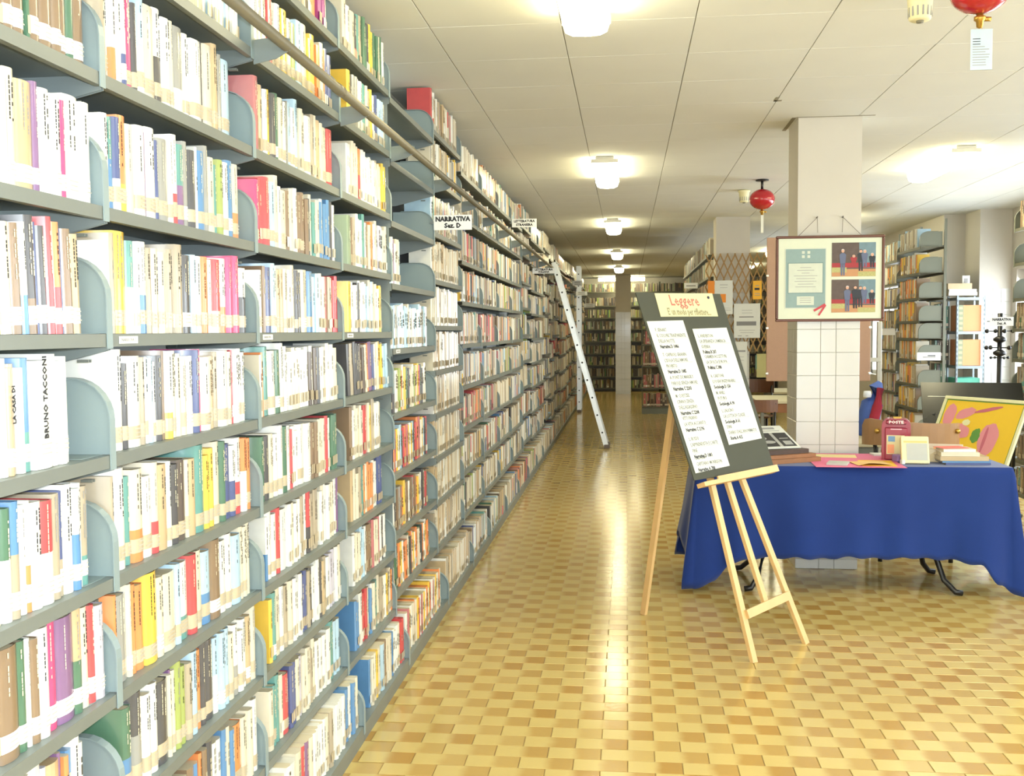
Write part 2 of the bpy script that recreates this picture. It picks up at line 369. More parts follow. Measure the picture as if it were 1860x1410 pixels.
def shelf_mesh(L, D, fy=0.0, pal=0):
    key = (round(L,3), D, fy, pal); STEEL, STEELD = STEEL_TONES[pal]
    if key not in SHELF_ME:
        g = .002
        mb = MB().box((g, fy+.0015, -.004), (L-g, D, 0), STEEL).box((g, fy, -.027), (L-g, fy+.0015, 0), STEELD).box((g, fy+.0015, -.027), (L-g, fy+.016, -.0255), STEELD)
        mb.box((g, D-.0015, -.027), (L-g, D, .012), STEEL)
        SHELF_ME[key] = mb.mesh('shelf')
    return SHELF_ME[key]
BR_ME = {}
def bracket_mesh(D):
    if D not in BR_ME:
        mb = MB().prism([(.004,-.004),(D,-.004),(D,-.085),(D-.03,-.085),(.004,-.034)], 'x', 0, .0018, STEEL)
        mb.box((.0018, .05, -.06), (.006, .075, -.054), STEELD).box((.0018, .15, -.066), (.006, .175, -.06), STEELD)
        BR_ME[D] = mb.mesh('shelf_bracket')
    return BR_ME[D]
class Bay:
    def __init__(s, label, origin, ang, L, levels, D=.25, base=None, near=True, group='steel shelving bays', side=False, top=2.86, pal=0):
        s.pal = pal; STEEL, STEELD = STEEL_TONES[pal]
        s.o = Vector((origin[0], origin[1], 0)); s.ang = ang; s.L = L; s.lv = sorted(levels, reverse=True); s.D = D; s.base = base
        s.R = Matrix.Translation(s.o) @ Matrix.Rotation(ang, 4, 'Z'); s.label = label
        s.t = t = thing('bookshelf', label, 'bookshelf', s.o, (0,0,ang), group)
        for z in s.lv:
            fy = -.06 if base and z == base else 0.0
            obj('shelf', shelf_mesh(L, D, fy, pal), t, (0,0,z))
            if near:
                obj('shelf_bracket', bracket_mesh(D), t, (.002,0,z)); obj('shelf_bracket', bracket_mesh(D), t, (L-.0082,0,z))
        for x in (0.0, L-.018): MB().box((x, D-.002, 0), (x+.018, D+.026, top), STEEL).build('upright', t)
        if base: MB().box((.001,-.056,0), (L-.001,-.05,base-.027), STEELD).box((.001,-.05,0), (.003,D,base-.03), STEEL).box((L-.003,-.05,0), (L-.001,D,base-.03), STEEL).build('plinth', t)
        if side: MB().box((L-.004, .012, .06), (L-.001, D, top-.18), STEEL).build('side_panel', t)
    def gap(s, z):
        up = [v for v in s.lv if v > z+.01]
        return (min(up)-z-.03) if up else .26
# bookends: an L of sheet steel, its upright plate rounded at the front corner with a rolled rim
def bookend_mesh(BOOKEND, h=.16, D=.235, r=.085):
    mb = MB(); arc = [(r-r*math.cos(a), h-r+r*math.sin(a)) for a in [math.pi/2*i/7 for i in range(8)]]
    mb.prism([(D,.001),(0,.001)]+arc+[(D,h)], 'x', -.0016, 0, BOOKEND)
    path = [(-.0035,-.031)]+[(y-.0035*math.cos(a), z+.0035*math.sin(a)) for (y, z), a in zip(arc, [math.pi/2*i/7 for i in range(8)])]+[(D*.8,h+.0035)]
    inn = [(p[0]+.0026*math.cos(a), p[1]-.0026*math.sin(a)) for p, a in zip(path, [0]+[math.pi/2*i/7 for i in range(8)]+[math.pi/2])]
    for (a, b, c, d) in zip(path, path[1:], inn, inn[1:]): mb.prism([a, b, d, c], 'x', -.011, .011, BOOKEND, smooth=False)
    mb.box((-.09,.02,.0004), (-.0016,D-.02,.0014), BOOKEND)
    return mb.mesh('bookend')
BEP = (bookend_mesh(BOOKEND), bookend_mesh(BOOKEND_SHADED)); N_BE = [0]
def bookend(bay, z, a, label):
    o = obj('bookend', BEP[bay.pal], None, bay.R @ Vector((a, -.06 if bay.base and z == bay.base else 0, z)), (0, 0, bay.ang)); N_BE[0] += 1
    return tag(o, label, 'bookend', 'grey steel bookends')

# ------------------------------------------------------------------ books
class Book: pass
BOOKS = []
def row(bay, z, spec, rid, where, back=.016, hmean=.205, lean=0.0, hmax=None):
    """spec: a list of (width, colour letters) laid from a0 along the shelf"""
    a0, items = spec; a = a0; gap = min(bay.gap(z), hmax or .25); n = 0; out = []
    fy = -.06 if bay.base and z == bay.base else 0.0
    for wd, cc in items:
        if a+wd > bay.L-.004: break
        if cc[0] == '_': a += wd; continue
        b = Book(); b.bay = bay; b.z = z; b.a = a; b.w = wd; b.c = cc; b.rid = rid; b.where = where; b.n = n; n += 1
        b.h = min(gap-.004, max(.165, rnd.gauss(hmean, .009))); b.d = rnd.uniform(.125, .155)
        b.fy = fy+back+rnd.uniform(0, .010); b.lean = lean; b.fr = rnd.choice((.35,.42,.5,.55,.3)); b.label_t = 'W'
        a += wd; out.append(b)
    BOOKS.extend(out); return out
def parse(s):
    a0, t = s.split(' '); items = []
    for m in re.finditer(r'([A-Za-z_]{1,2})(\d+)', t):
        w_ = int(m[2])/1000
        if w_ > .066 and m[1] != '_':
            k = max(2, round(w_/.034))
            items += [(w_/k*rnd.choice((1,1,.97)), m[1] if i == 0 else (m[1][0] if rnd.random() < .45 else rnd.choice('WCWtC'))) for i in range(k)]
        else: items.append((w_, m[1]))
    return float(a0), items
MIX = 'W'*26+'C'*26+'c'*17+'t'*20+'s'*4+'e'*8+'n'*5+'r'*2+'o'*3+'y'*3+'g'*2+'G'*2+'b'*2+'B'*2+'k'*4+'d'*2+'l'*2+'p'+'R'*2+'E'*2
def rand_items(L, pal=MIX, lo=.012, hi=.042):
    x = 0; out = []
    while x < L:
        wd = rnd.uniform(lo, hi)**1.0; c = rnd.choice(pal)
        if rnd.random() < .3: c += rnd.choice(pal)
        out.append((wd, c)); x += wd
    return out

Z_AC = [2.70, 2.425, 2.14, 1.865, 1.60, 1.345, 1.085, .835, .575, .30, .067]
Z_E = [2.68, 2.395, 2.115, 1.825, 1.521, 1.215, .93, .645, .364, .067]
Z_F = [2.74, 2.475, 2.165, 1.897, 1.634, 1.376, 1.128, .875, .618, .353, .067]
Z_G = [2.65, 2.36, 2.07, 1.80, 1.515, 1.235, .955, .66, .37, .067]
XS = -1.08; A90 = math.pi/2
BN = ['nearest', 'second', 'third', 'fourth', 'fifth', 'sixth']
EDGE = [1.10, 2.09, 2.975, 3.90, 4.745, 5.83, 6.81]
WALLB = []
for i, nm in enumerate(BN):
    lv = Z_AC if i < 4 else (Z_E if i == 4 else Z_F)
    WALLB.append(Bay('grey steel wall shelving bay, %s along the left of the aisle' % nm, (XS, EDGE[i]), A90, EDGE[i+1]-EDGE[i], lv, base=.067, side=(i == 3), group='steel shelving bays on the left wall'))
y = EDGE[-1]; k = 6
while y < 26.6:
    dz = rnd.choice((0, 0, -.03, .025, .05)) if k > 9 else 0
    lv = [z+(dz if z > .2 else 0) for z in Z_G]
    WALLB.append(Bay('grey steel wall shelving bay packed with books, %s along the left of the aisle' % NUM[k], (XS, y), A90, 1.0, lv, base=.067, near=False, group='steel shelving bays on the left wall'))
    y += 1.0; k += 1
def level_name(z):
    d = min(range(len(Z_AC)), key=lambda q: abs(Z_AC[q]-z)); d = 4-d
    if d == 0: return 'eye-level shelf'
    if z < .1: return 'bottom shelf'
    return '%s %s above eye level' % (WORD[d], 'shelf' if d == 1 else 'shelves') if d > 0 else '%s %s below eye level' % (WORD[-d], 'shelf' if d == -1 else 'shelves')
ROWS = {
 'A': {
  2.140: '1.73 g38n14n30n34g12n36n40n29n32g24n38',
  1.870: '1.72 W16C26C13C34c52p19W73m19W59W72',
  1.600: '1.70 W14Cy19W13W10C24n30WB16kn33b12k22r21or25b13n30c36',
  1.345: '1.69 W31W27c14t17W21BG27W61W25W31W16',
  1.085: '1.68 C35gW26Bt24o6W20Wo13W34rW39t30bt16W34WB22W14tG27',
  0.830: '1.66 W35n55g29W14n24W32m37p59cg29C32r22E36',
  0.570: '1.70 C22W22W27W47E15c45p13o18B22W27Wr18',
  0.300: '1.70 W22C22G27W47r15C45k13W18C21W45',
 },
 'B': {
  2.425: '2.36 W38C39s40W50W48C49s75s75W56s31W69',
  2.140: '2.12 t23W17Wo23m13W23Wb15m36k17sW32C60Wk42W44C25eW55W35W59k21C55c39e31s63',
  1.855: '2.11 W28GB28bW26oy78W42p8W48b15e51W24Wr33Gp38e26k35W14B41e24C43G25l35W42B43Co46',
  1.600: '2.12 W12t22y62GW31W19WB41t29C81t32t45k61s26W37o42W32rC51Wo43m49m48Wk48',
  1.345: '2.12 W10n9W35k29W56t26W25s14W23k30n15Wy88C33W36b34m18W55c67W61C31r16W96',
  1.085: '2.11 t15W41r11G26Co48W50Cr32c47W25k39d50C18c38G54y33y33C44g27b50Wb37Wr44oW68',
  0.830: '2.11 o14e48C17o26o37y57C38C66s28WG56r43C46sB49n57W54W42s57C90W55W44',
  0.570: '2.14 gB40ke38n10W74k57C15p11C18l92s38o30k28k54sW102C40We101c71nC36W41',
  0.300: '2.22 W43C51o55g86n43B31o20n30k35W74B91o60C75W77C39',
  0.050: '2.39 W70C75W78B61C87W69',
 },
 'C': {
  2.700: '3.14 W66C69W56s44W61C62W98s42o61M132',
  2.425: '3.03 W34C40C51r46C45W44y58C41l48s66C61y54y56o117b79o79',
  2.140: '3.03 R43c25b19W32y29k38g119e10s118C72W58t68c71C65r66',
  1.855: '3.04 m31r23r56s119C57n105n115k21C28G35C41B131k71',
  1.600: '3.04 W31n22b54s67c70C102k78C64B58s77C72r201',
  1.345: '3.03 C19o18G51W53g54W115C90W96d93k88C83W81',
  1.085: '3.03 g37k41C118g85r23W67W62W65n84C97r75g86',
  0.830: '3.06 WB19W85r34W65W99C15W97rk112t96W168p70',
  0.570: '3.07 y29G37C55W115W100b89k138c107E81W76',
  0.300: '3.06 C39G68C28r56b105E39C156W43W45W40W48G58s83y72',
  0.050: '2.90 W77W66C55r35p80W69W89C76W190B78B91C75',
 },
 'D': {
  2.700: '4.03 C53W54C66kr58G82g74k50y78g177e108',
  2.425: '4.07 y54k44e69W82G123y78b80s174',
  2.140: '4.07 W99C68or83W98W90C148y123',
  1.855: '4.05 L65n78W93G73n75o104E95s122',
  1.600: '4.04 y64W79k140s138C105y68',
  1.345: '4.05 k180d107o50p64b105y97s115',
  1.085: '4.05 n77C91W59r61C29y97W112',
  0.830: '4.06 c146G47o159W83b81',
  0.570: '4.05 W134s95n104R178k78',
  0.300: '4.08 B69W58r118B95G61C144y88o91C78',
  0.050: '4.08 B24C86y38C51s53n81C56B177r77C79',
 },
}

LEAN = {('D',1.345): -.09, ('C',1.345): -.03, ('A',1.60): -.035, ('D',.83): 0}
for bi, b in enumerate('ABCD'):
    bay = WALLB[bi]
    for zz, s in ROWS[b].items():
        z = min(bay.lv, key=lambda q: abs(q-zz)); y0, items = parse(s); a0 = max(.012, y0-EDGE[bi])
        if b == 'A':                                                      # books nearer than the frame's left edge
            items = rand_items(a0-.25)+items; a0 = max(.02, y0-EDGE[bi]-sum(q[0] for q in items)+sum(q[0] for q in parse(s)[1]))
        hm = .212 if zz in (2.14, 2.425) else .205
        row(bay, z, (a0, items), '%s%.2f' % (b, z), (bi, z), hmean=hm, lean=LEAN.get((b, zz), rnd.choice((0,0,-.008,.0))))
        bookend(bay, z, bay.L-.012, 'grey steel bookend at right end, %s, %s bay' % (level_name(z), BN[bi]))
E5 = {1.521:'sWssCesWs', 1.215:'kkWCWloCymg', .93:'kroRyWys', .645:'nWknernoyC', .364:'oCgkoWyWo', .067:'WRCyWCoCyr', 1.825:'CsWpWC'}
for z in Z_E:
    bay = WALLB[4]
    if z in E5:
        pat = E5[z]; items = []
        Lr = {1.825:.30}.get(z, bay.L-.17)
        while sum(q[0] for q in items) < Lr: items += [(rnd.uniform(.022,.045), c) for c in pat]
        while sum(q[0] for q in items) > Lr: items.pop()
        row(bay, z, (.02, items), 'E%.2f' % z, (4, z), lean=-.06 if z in (.364,) else -.02 if z == .93 else 0)
    bookend(bay, z, bay.L-.012, 'grey steel bookend at right end, %s shelf from top, fifth bay' % NUM[Z_E.index(z)])
for z in Z_F:
    bay = WALLB[5]
    pal = 'CCCtcccWCt' if z < 2.1 else MIX+'CCCCCWWW'
    its = rand_items(bay.L-.07, pal, .012, .03)
    if z > 2.7: its = [(.05,'r')]+its
    if 1.8 < z < 2.2: its = [(.04,'s' if z > 2 else 'W')]+its
    row(bay, z, (.015, its), 'F', (5, z), hmean=.212)
    bookend(bay, z, bay.L-.012, 'grey steel bookend at right end, %s shelf from top, sixth bay' % NUM[Z_F.index(z)])
for k, bay in enumerate(WALLB[6:], 6):
    for j, z in enumerate(bay.lv):
        if k > 16 and z < .9: pass
        u = rnd.random(); pal = MIX+'tttteeeennnnddkkkcccclR' if u < .7 else ('CCctWCctCC' if u < .9 else 'nrRdncoC')
        cut = rnd.choice((0,0,0,0,.12,.3)) if z < 2.6 else 0
        row(bay, z, (.015, rand_items(bay.L-.06-cut, pal, .012, .04)), 'far', (k, z), lean=rnd.choice((0,0,0,-.05)))
        if k < 12: bookend(bay, z, bay.L-.03-cut*.8, 'grey steel bookend, %s shelf from top, %s bay along the aisle' % (NUM[j], NUM[k]))

# free-standing shelving on the right
R1 = []
for q, (y1, lv) in enumerate(((12.6,[2.475,2.2,1.93,1.68,1.49,1.255,.985,.72,.45,.1]),(13.55,[2.40,2.13,1.86,1.60,1.35,1.10,.85,.6,.35,.1]))):
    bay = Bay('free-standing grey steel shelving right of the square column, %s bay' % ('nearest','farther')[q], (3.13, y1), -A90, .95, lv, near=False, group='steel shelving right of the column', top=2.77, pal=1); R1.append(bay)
    for j, z in enumerate(lv):
        pal = 'CCytncoW' if q == 0 else MIX
        its = rand_items(.70 if q == 0 else .85, pal if z < 2.4 else 'CtnsWC', .014, .04)
        if q == 0: its = [('_' and .02, '_')]+its
        row(bay, z, (.02, its), 'R1', (90+q, z))
        bookend(bay, z, .93, 'grey steel bookend, %s shelf from top, %s bay right of the column' % (NUM[j], ('nearest','farther')[q]))
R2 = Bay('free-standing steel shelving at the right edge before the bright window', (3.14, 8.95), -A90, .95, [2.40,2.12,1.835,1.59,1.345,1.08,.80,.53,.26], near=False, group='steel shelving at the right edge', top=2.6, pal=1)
for j, z in enumerate(R2.lv):
    if z in (2.40, 1.345, 1.08, .80, .53, .26): row(R2, z, (.06, rand_items(.85, 'ttnckCtGe', .02, .045)), 'R2', (95, z))
    elif z == 1.59: row(R2, z, (.04, rand_items(.25, 'GgtnC', .02, .03)), 'R2', (95, z))
    bookend(R2, z, .022, 'grey steel bookend, %s shelf from top, shelving at the right edge' % NUM[j])
for q in range(6):
    lv = [2.545+.0*q,2.27,1.99,1.72,1.45,1.18,.9,.62,.35,.1]
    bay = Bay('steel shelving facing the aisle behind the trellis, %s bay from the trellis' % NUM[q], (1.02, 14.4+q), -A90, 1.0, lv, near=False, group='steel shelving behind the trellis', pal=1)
    for z in lv: row(bay, z, (.03, rand_items(rnd.choice((.9,.7,.85)), MIX, .014, .04)), 'M1', (60+q, z))
for q in range(2):
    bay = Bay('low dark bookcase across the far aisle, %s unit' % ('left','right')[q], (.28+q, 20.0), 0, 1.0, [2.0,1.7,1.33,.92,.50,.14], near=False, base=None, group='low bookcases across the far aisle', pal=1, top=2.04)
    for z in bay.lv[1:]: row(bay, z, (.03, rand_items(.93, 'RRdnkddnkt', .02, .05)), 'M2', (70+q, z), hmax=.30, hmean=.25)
    MB().box((0,-.002,0), (1.0,.25,.11), STEELD).build('plinth', bay.t)
for q in range(5):
    bay = Bay('shade-toned steel shelving along the far end wall, %s bay from the left' % NUM[q], (-1.15+q*1.0, 27.25), 0, 1.0, [2.6,2.24,1.93,1.63,1.32,1.0,.7,.4,.1], near=False, group='steel shelving along the end wall', pal=1)
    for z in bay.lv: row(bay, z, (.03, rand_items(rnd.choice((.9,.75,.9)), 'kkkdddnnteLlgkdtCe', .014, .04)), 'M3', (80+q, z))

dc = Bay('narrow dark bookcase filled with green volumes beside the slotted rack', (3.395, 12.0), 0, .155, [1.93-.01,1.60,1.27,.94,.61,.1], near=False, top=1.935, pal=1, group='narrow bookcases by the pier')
for z in dc.lv[1:]: row(dc, z, (.006, rand_items(.13, 'gkgdG', .018, .028)), 'DC', (96, z), hmax=.28, hmean=.26)
# the 300 that show largest are objects of their own; the rest is one mass
def area_px(b):
    ps = [to_px(b.bay.R @ Vector((b.a+dx, b.fy, b.z+dz))) for dx, dz in ((0,0),(b.w,0),(b.w,b.h),(0,b.h))]
    if any(p is None for p in ps): return 0
    cl = [(min(max(p[0],0),1860), min(max(p[1],0),1410)) for p in ps]
    return abs(sum(cl[i][0]*cl[(i+1)%4][1]-cl[(i+1)%4][0]*cl[i][1] for i in range(4)))/2
for b in BOOKS: b.px = area_px(b)
order = sorted(BOOKS, key=lambda b: -b.px)
SOLO = set(id(b) for b in order[:300])
ORDINAL = {}
def spine(w_, n, bulge):
    return [(w_*i/n, .004-bulge*math.sin(math.pi*i/n)) for i in range(n+1)]
def solo(b, num):
    r = random.Random(hash((b.where, num)) & 0xffff)
    w_, h, d = b.w-.0008, b.h, b.d; bl = min(.2*w_, .006); m1 = cover(b.c[0]); m2 = cover(b.c[-1]); zb = h*b.fr if len(b.c) > 1 else None
    N = 6; out = [(0,d)]+spine(w_, N, bl)+[(w_,d)]
    tk = .0018; inn = [(tk,d)]+[(min(max(x,tk),w_-tk), y+tk) for x, y in spine(w_, N, bl)]+[(w_-tk,d)]
    mb = MB(); n = len(out)
    zs = [0, zb, h] if zb else [0, h]; ms = [m2, m1] if zb else [m1]
    for (z0, z1), mm in zip(zip(zs, zs[1:]), ms):
        for pts, fl in ((out, 0), (inn, 1)):
            vs = [(x,y,z0) for x, y in pts]+[(x,y,z1) for x, y in pts]
            fs = [(i,i+1,n+i+1,n+i)[::-1 if fl else 1] for i in range(n-1)]
            mb.add(vs, fs, mm, smooth=True)
    for z, fl, mm in ((h, 0, m1), (0, 1, m2)):
        vs = [(x,y,z) for x, y in out]+[(x,y,z) for x, y in inn]
        mb.add(vs, [(i,i+1,n+i+1,n+i)[::-1 if fl else 1] for i in range(n-1)], mm)
    # printed title on the spine: small broken strokes, too small to read in the photograph
    if w_ > .013 and b.where not in ((0,1.345),):
        dark = b.c[0] in 'WCctsyoELl'; im = INK if dark and r.random() < .75 else (INKG if dark else INKL)
        for colx in ([.5] if w_ < .026 else [.36,.62]):
            z = h*r.uniform(.45,.6); x = w_*colx; ww = min(.0035, w_*.14)
            while z < h*.93:
                s_ = r.uniform(.003,.011); y = .004-bl*math.sin(math.pi*colx)-.0006
                if r.random() < .8: mb.quad([(x-ww/2,y,z),(x+ww/2,y,z),(x+ww/2,y,z+s_),(x-ww/2,y,z+s_)], im)
                z += s_+.0016
            if r.random() < .35: break
    loc = b.bay.R @ Vector((b.a, b.fy, b.z+.0006))
    o = obj('book', mb.mesh('book'), None, loc, Matrix.Rotation(b.bay.ang,3,'Z').to_4x4().to_euler())
    if b.lean: o.matrix_world = Matrix.Translation(loc) @ Matrix.Rotation(b.bay.ang,4,'Z') @ Matrix.Rotation(b.lean,4,'Y')
    MB().box((tk, .004+tk, .003), (w_-tk, d-.004, h-.003), PAGES).build('page_block', o)
    lm = LABELW if b.where[0] == 0 or r.random() < .12 else LABELT
    if r.random() < .93:
        z0 = r.uniform(.014,.022); z1 = z0+r.uniform(.030,.036); e = .0005
        pts = [(min(max(x, -e), w_+e), y-e) for x, y in [(-e,.016)]+spine(w_, N, bl)+[(w_+e,.012)]]
        lb = MB(); n = len(pts)
        lb.add([(x,y,z0) for x, y in pts]+[(x,y,z1) for x, y in pts], [(i,i+1,n+i+1,n+i) for i in range(n-1)], lm, smooth=True)
        for q in range(3):
            z = z1-.008-q*.009; xm = w_*.5; hw = w_*r.uniform(.18,.3); y = .004-bl-e-.0004
            if w_ > .012: lb.quad([(xm-hw,y,z),(xm+hw,y,z),(xm+hw,y,z+.0024),(xm-hw,y,z+.0024)], INKS)
        lb.build('spine_label', o)
    sz = 'thin' if b.w < .018 else ('thick' if b.w > .042 else '')
    two = '%s and %s' % (CNAME[b.c[0]], CNAME[b.c[1]]) if len(b.c) > 1 and b.c[1] != b.c[0] else CNAME[b.c[0]]
    bi, z = b.where; lab = '%s %s book, %s from left, %s, %s bay' % (sz, two, NUM[num], level_name(z), BN[bi])
    tag(o, lab.strip(), 'book', 'books on the %s of the %s bay' % (level_name(z), BN[bi]))
    return o
N_SOLO = 0
for b in sorted((b for b in BOOKS if b.px > 12), key=lambda b: (b.where, b.a)):
    q = ORDINAL.get(b.where, 0); ORDINAL[b.where] = q+1                   # counted among the books in view on that shelf
    if id(b) in SOLO: b.obj = solo(b, q); N_SOLO += 1
# readable titles on two pale spines of the nearest bay
for body, px in (('LA CASA DI', 36), ('BRUNO TACCONI', 104)):
    b = min((b for b in BOOKS if id(b) in SOLO and b.where == (0, 1.345)), key=lambda b: abs(to_px((XS, WALLB[0].o.y+b.a+b.w/2, 1.45))[0]-px))
    T = Matrix.Translation((b.w*.5, -.0035, b.h*.66)) @ Matrix.Rotation(-math.pi/2,4,'Y') @ ON_FRONT
    text('spine_title', body, min(.019, b.w*.95), INK, b.obj, T, bold=.0005)
# little card labels clipped to the eye-level shelf fronts
for bi, x in ((1, .03), (2, .03), (3, .05), (4, .06)):
    bay = WALLB[bi]; z = min(bay.lv, key=lambda q: abs(q-1.60))
    o = MB().bbox((x,-.0022,z-.021), (x+.085,-.0006,z-.005), PAPER, .0004).build('shelf_label', bay.t)
    text('lettering', 'NARRATIVA C', .0105, INKG, o, Tr(x+.0425,-.0026,z-.013) @ ON_FRONT)
def mass(books):
    V = []; Fc = []; Col = []
    lc = {k: lin(v) for k, v in PAL.items()}; pg = lin((214,204,176)); lw = lin((236,236,230)); lt = lin((190,176,148)); dk = lin((60,58,56)); lk = lin((216,208,180))
    for b in books:
        w_, h, d = b.w-.0008, b.h, b.d; far = b.px < 260
        n = 2 if far else 4; bl = min(.2*w_, .006); T = b.bay.R @ Matrix.Translation((b.a, b.fy, b.z+.0006)) @ Matrix.Rotation(b.lean, 4, 'Y')
        pts = [(0,d)]+spine(w_, n, bl)+[(w_,d)]; k = len(V); m_ = len(pts)
        zs = [0, h*b.fr, h] if len(b.c) > 1 else [0, h]
        for z in zs: V.extend((T @ Vector((x,y,z)))[:] for x, y in pts)
        for i in range(len(zs)-1):
            cc = lc[b.c[0] if i == len(zs)-2 else b.c[-1]]
            for j in range(m_-1):
                Fc.append((k+i*m_+j, k+i*m_+j+1, k+(i+1)*m_+j+1, k+(i+1)*m_+j)); Col.append(cc)
        Fc.append(tuple(k+(len(zs)-1)*m_+j for j in range(m_))); Col.append(lc[b.c[0]] if rnd.random() < .3 else pg)
        def patch(x0, x1, z0, z1, c, e=.0007):
            y = .004-bl*(.8 if n == 4 else 1)-e; kk = len(V)
            V.extend((T @ Vector(p))[:] for p in ((x0,y,z0),(x1,y,z0),(x1,y,z1),(x0,y,z1))); Fc.append((kk,kk+1,kk+2,kk+3)); Col.append(c)
        if b.px > 40 and rnd.random() < .8:
            z0 = rnd.uniform(.014,.02); patch(.0006, w_-.0006, z0, z0+.033, lw if rnd.random() < .15 else lt)
        if b.px > 90 and w_ > .012:
            z = h*rnd.uniform(.45,.6); dark = b.c[0] in 'WCctsyoELl'
            for q in range(rnd.randint(2,4)):
                s_ = rnd.uniform(.008,.022)
                if z+s_ < h*.95: patch(w_*.36, w_*.62, z, z+s_, dk if dark else lk, .0009)
                z += s_+.004
    me = bpy.data.meshes.new('shelved_books'); me.from_pydata(V, [], Fc); me.update()
    ca = me.color_attributes.new('Col', 'FLOAT_COLOR', 'CORNER'); buf = []
    for f, c in zip(Fc, Col): buf += [c[0], c[1], c[2], 1.0]*len(f)
    ca.data.foreach_set('color', buf)
    m = bpy.data.materials.new('cover_printed'); m.use_nodes = True; nt = m.node_tree; p = nt.nodes['Principled BSDF']
    at = nt.nodes.new('ShaderNodeAttribute'); at.attribute_name = 'Col'
    g = nt.nodes.new('ShaderNodeNewGeometry'); no = nt.nodes.new('ShaderNodeTexNoise'); no.inputs['Scale'].default_value = 22; nt.links.new(g.outputs['Position'], no.inputs['Vector'])
    hs = nt.nodes.new('ShaderNodeHueSaturation'); nt.links.new(at.outputs['Color'], hs.inputs['Color'])
    mr = nt.nodes.new('ShaderNodeMapRange'); mr.inputs[3].default_value = .88; mr.inputs[4].default_value = 1.1; nt.links.new(no.outputs['Fac'], mr.inputs[0]); nt.links.new(mr.outputs[0], hs.inputs['Value'])
    nt.links.new(hs.outputs[0], p.inputs['Base Color']); p.inputs['Roughness'].default_value = .33; p.inputs['Coat Weight'].default_value = .5; p.inputs['Coat Roughness'].default_value = .1
    me.materials.append(m)
    return tag(obj('shelved_books', me), 'rows of library books filling the farther shelves of the room', 'books', None, 'stuff')
mass([b for b in BOOKS if id(b) not in SOLO])

# ------------------------------------------------------------------ rail, signs, ladders on the left shelving
RAILM = mat('rail_steel', (112,106,88), .4, .2)
r = thing('ladder_rail', 'long round steel rail for ladders running along the upper left shelves', 'rail', (-.98, 1.0, 2.43))
MB().tube([(0,0,0),(0,25.4,.0)], .017, RAILM, 10).build('rail_tube', r)
for yb in [2.5, 7.3, 12.5, 18]: MB().tube([(0,yb,0),(0,yb+.06,0)], .0195, RAILM, 10).build('rail_joint', r)
for e in EDGE[:-1]+[6.81+k for k in range(0, 20)]:
    MB().prism([(-.099,-.05),(-.099,.02),(-.02,.028),(.012,.02),(.012,-.012),(-.03,-.035)], 'y', e-1.0-.002, e-1.0+.002, STEEL).build('rail_bracket', r)
SIGNM = mat('sign_card_white', (238,240,240), .45, noise=.02)
def hanging_sign(x0, x1, y, z0, z1, lines, label, sizes):
    t = thing('sign', label, 'sign', (x0, y, z0), group='section signs on the shelving')
    MB().bbox((0,-.002,0), (x1-x0,.002,z1-z0), SIGNM, .001).build('plate', t)
    MB().box((-.02,.002,(z1-z0)*.45), (x1-x0-.02,.005,(z1-z0)*.6), STEEL).build('arm', t)
    for i, (s, sz) in enumerate(zip(lines, sizes)):
        z = (z1-z0)*(1-(i+.5)/len(lines)*.86-.07)
        text('lettering', s, sz, INK, t, Tr((x1-x0)/2, -.0028, z) @ ON_FRONT, bold=sz*.05)
hanging_sign(-1.078, -.862, 5.80, 2.168, 2.252, ('NARRATIVA','Sez. D'), 'white sign reading NARRATIVA Sez. D beside the shelves', (.036,.036))
hanging_sign(-1.075, -.842, 9.80, 2.574, 2.652, ('LETTERATURA','STRANIERA'), 'white sign reading LETTERATURA STRANIERA high on the shelves', (.030,.030))
hanging_sign(-1.07, -.81, 11.85, 2.25, 2.312, ('LETTERATURA','ITALIANA'), 'white sign reading LETTERATURA ITALIANA in front of the ladder top', (.031,.028))
for (x0, x1, y, z0, z1, lb) in ((-.88,-.72,17.0,2.33,2.41,'small white sign past the ladder, the upper one'), (-.90,-.70,18.5,2.22,2.29,'small white sign past the ladder, the middle one'), (-.86,-.64,21.0,2.06,2.14,'small white sign past the ladder, the lowest one')):
    t = thing('sign', lb, 'sign', (x0, y, z0), group='section signs on the shelving'); MB().bbox((0,-.002,0), (x1-x0,.002,z1-z0), SIGNM, .001).build('plate', t)
    MB().box((-.25,.002,.02), (x1-x0-.02,.005,.035), STEEL).build('arm', t)
    mb = MB()
    for q in range(2): mb.quad([((x1-x0)*.2,-.0025,.018+q*.03),((x1-x0)*.8,-.0025,.018+q*.03),((x1-x0)*.8,-.0025,.03+q*.03),((x1-x0)*.2,-.0025,.03+q*.03)], INKG)
    mb.build('print', t)
ALU = mat('ladder_aluminium', (206,208,204), .3, .75, noise=.04)
HOLE = mat('ladder_rung_end', (40,40,38), .6)
def ladder(label, foot, top, dy, n, wd=.066):
    t = thing('ladder', label, 'ladder', foot); tp = Vector(top)-Vector(foot); d = tp.normalized()
    for y_ in (0, dy): MB().bar((0,y_,0), tp+Vector((0,y_,0)), .026, wd, ALU, up=d.cross(Vector((0,1,0)))).build('stringer', t)
    for k in range(n):
        p = tp*((k+.9)/(n+.6)); MB().tube([p+Vector((0,.01,0)), p+Vector((0,dy-.01,0))], .015, ALU, 8).build('rung', t)
        MB().tube([p+Vector((0,-.0145,0)), p+Vector((0,-.012,0))], .013, HOLE, 8).build('rung_end', t)
    for y_ in (0, dy): MB().bbox((-.04,y_-.02,-.004), (.04,y_+.02,.05), mat('rubber_grey', (120,112,110), .8), .006).build('foot', t)
ladder('aluminium ladder leaning on the rail, its foot out in the aisle', (-.275,14.1,.004), (-.985,14.1,2.52), .38, 10)
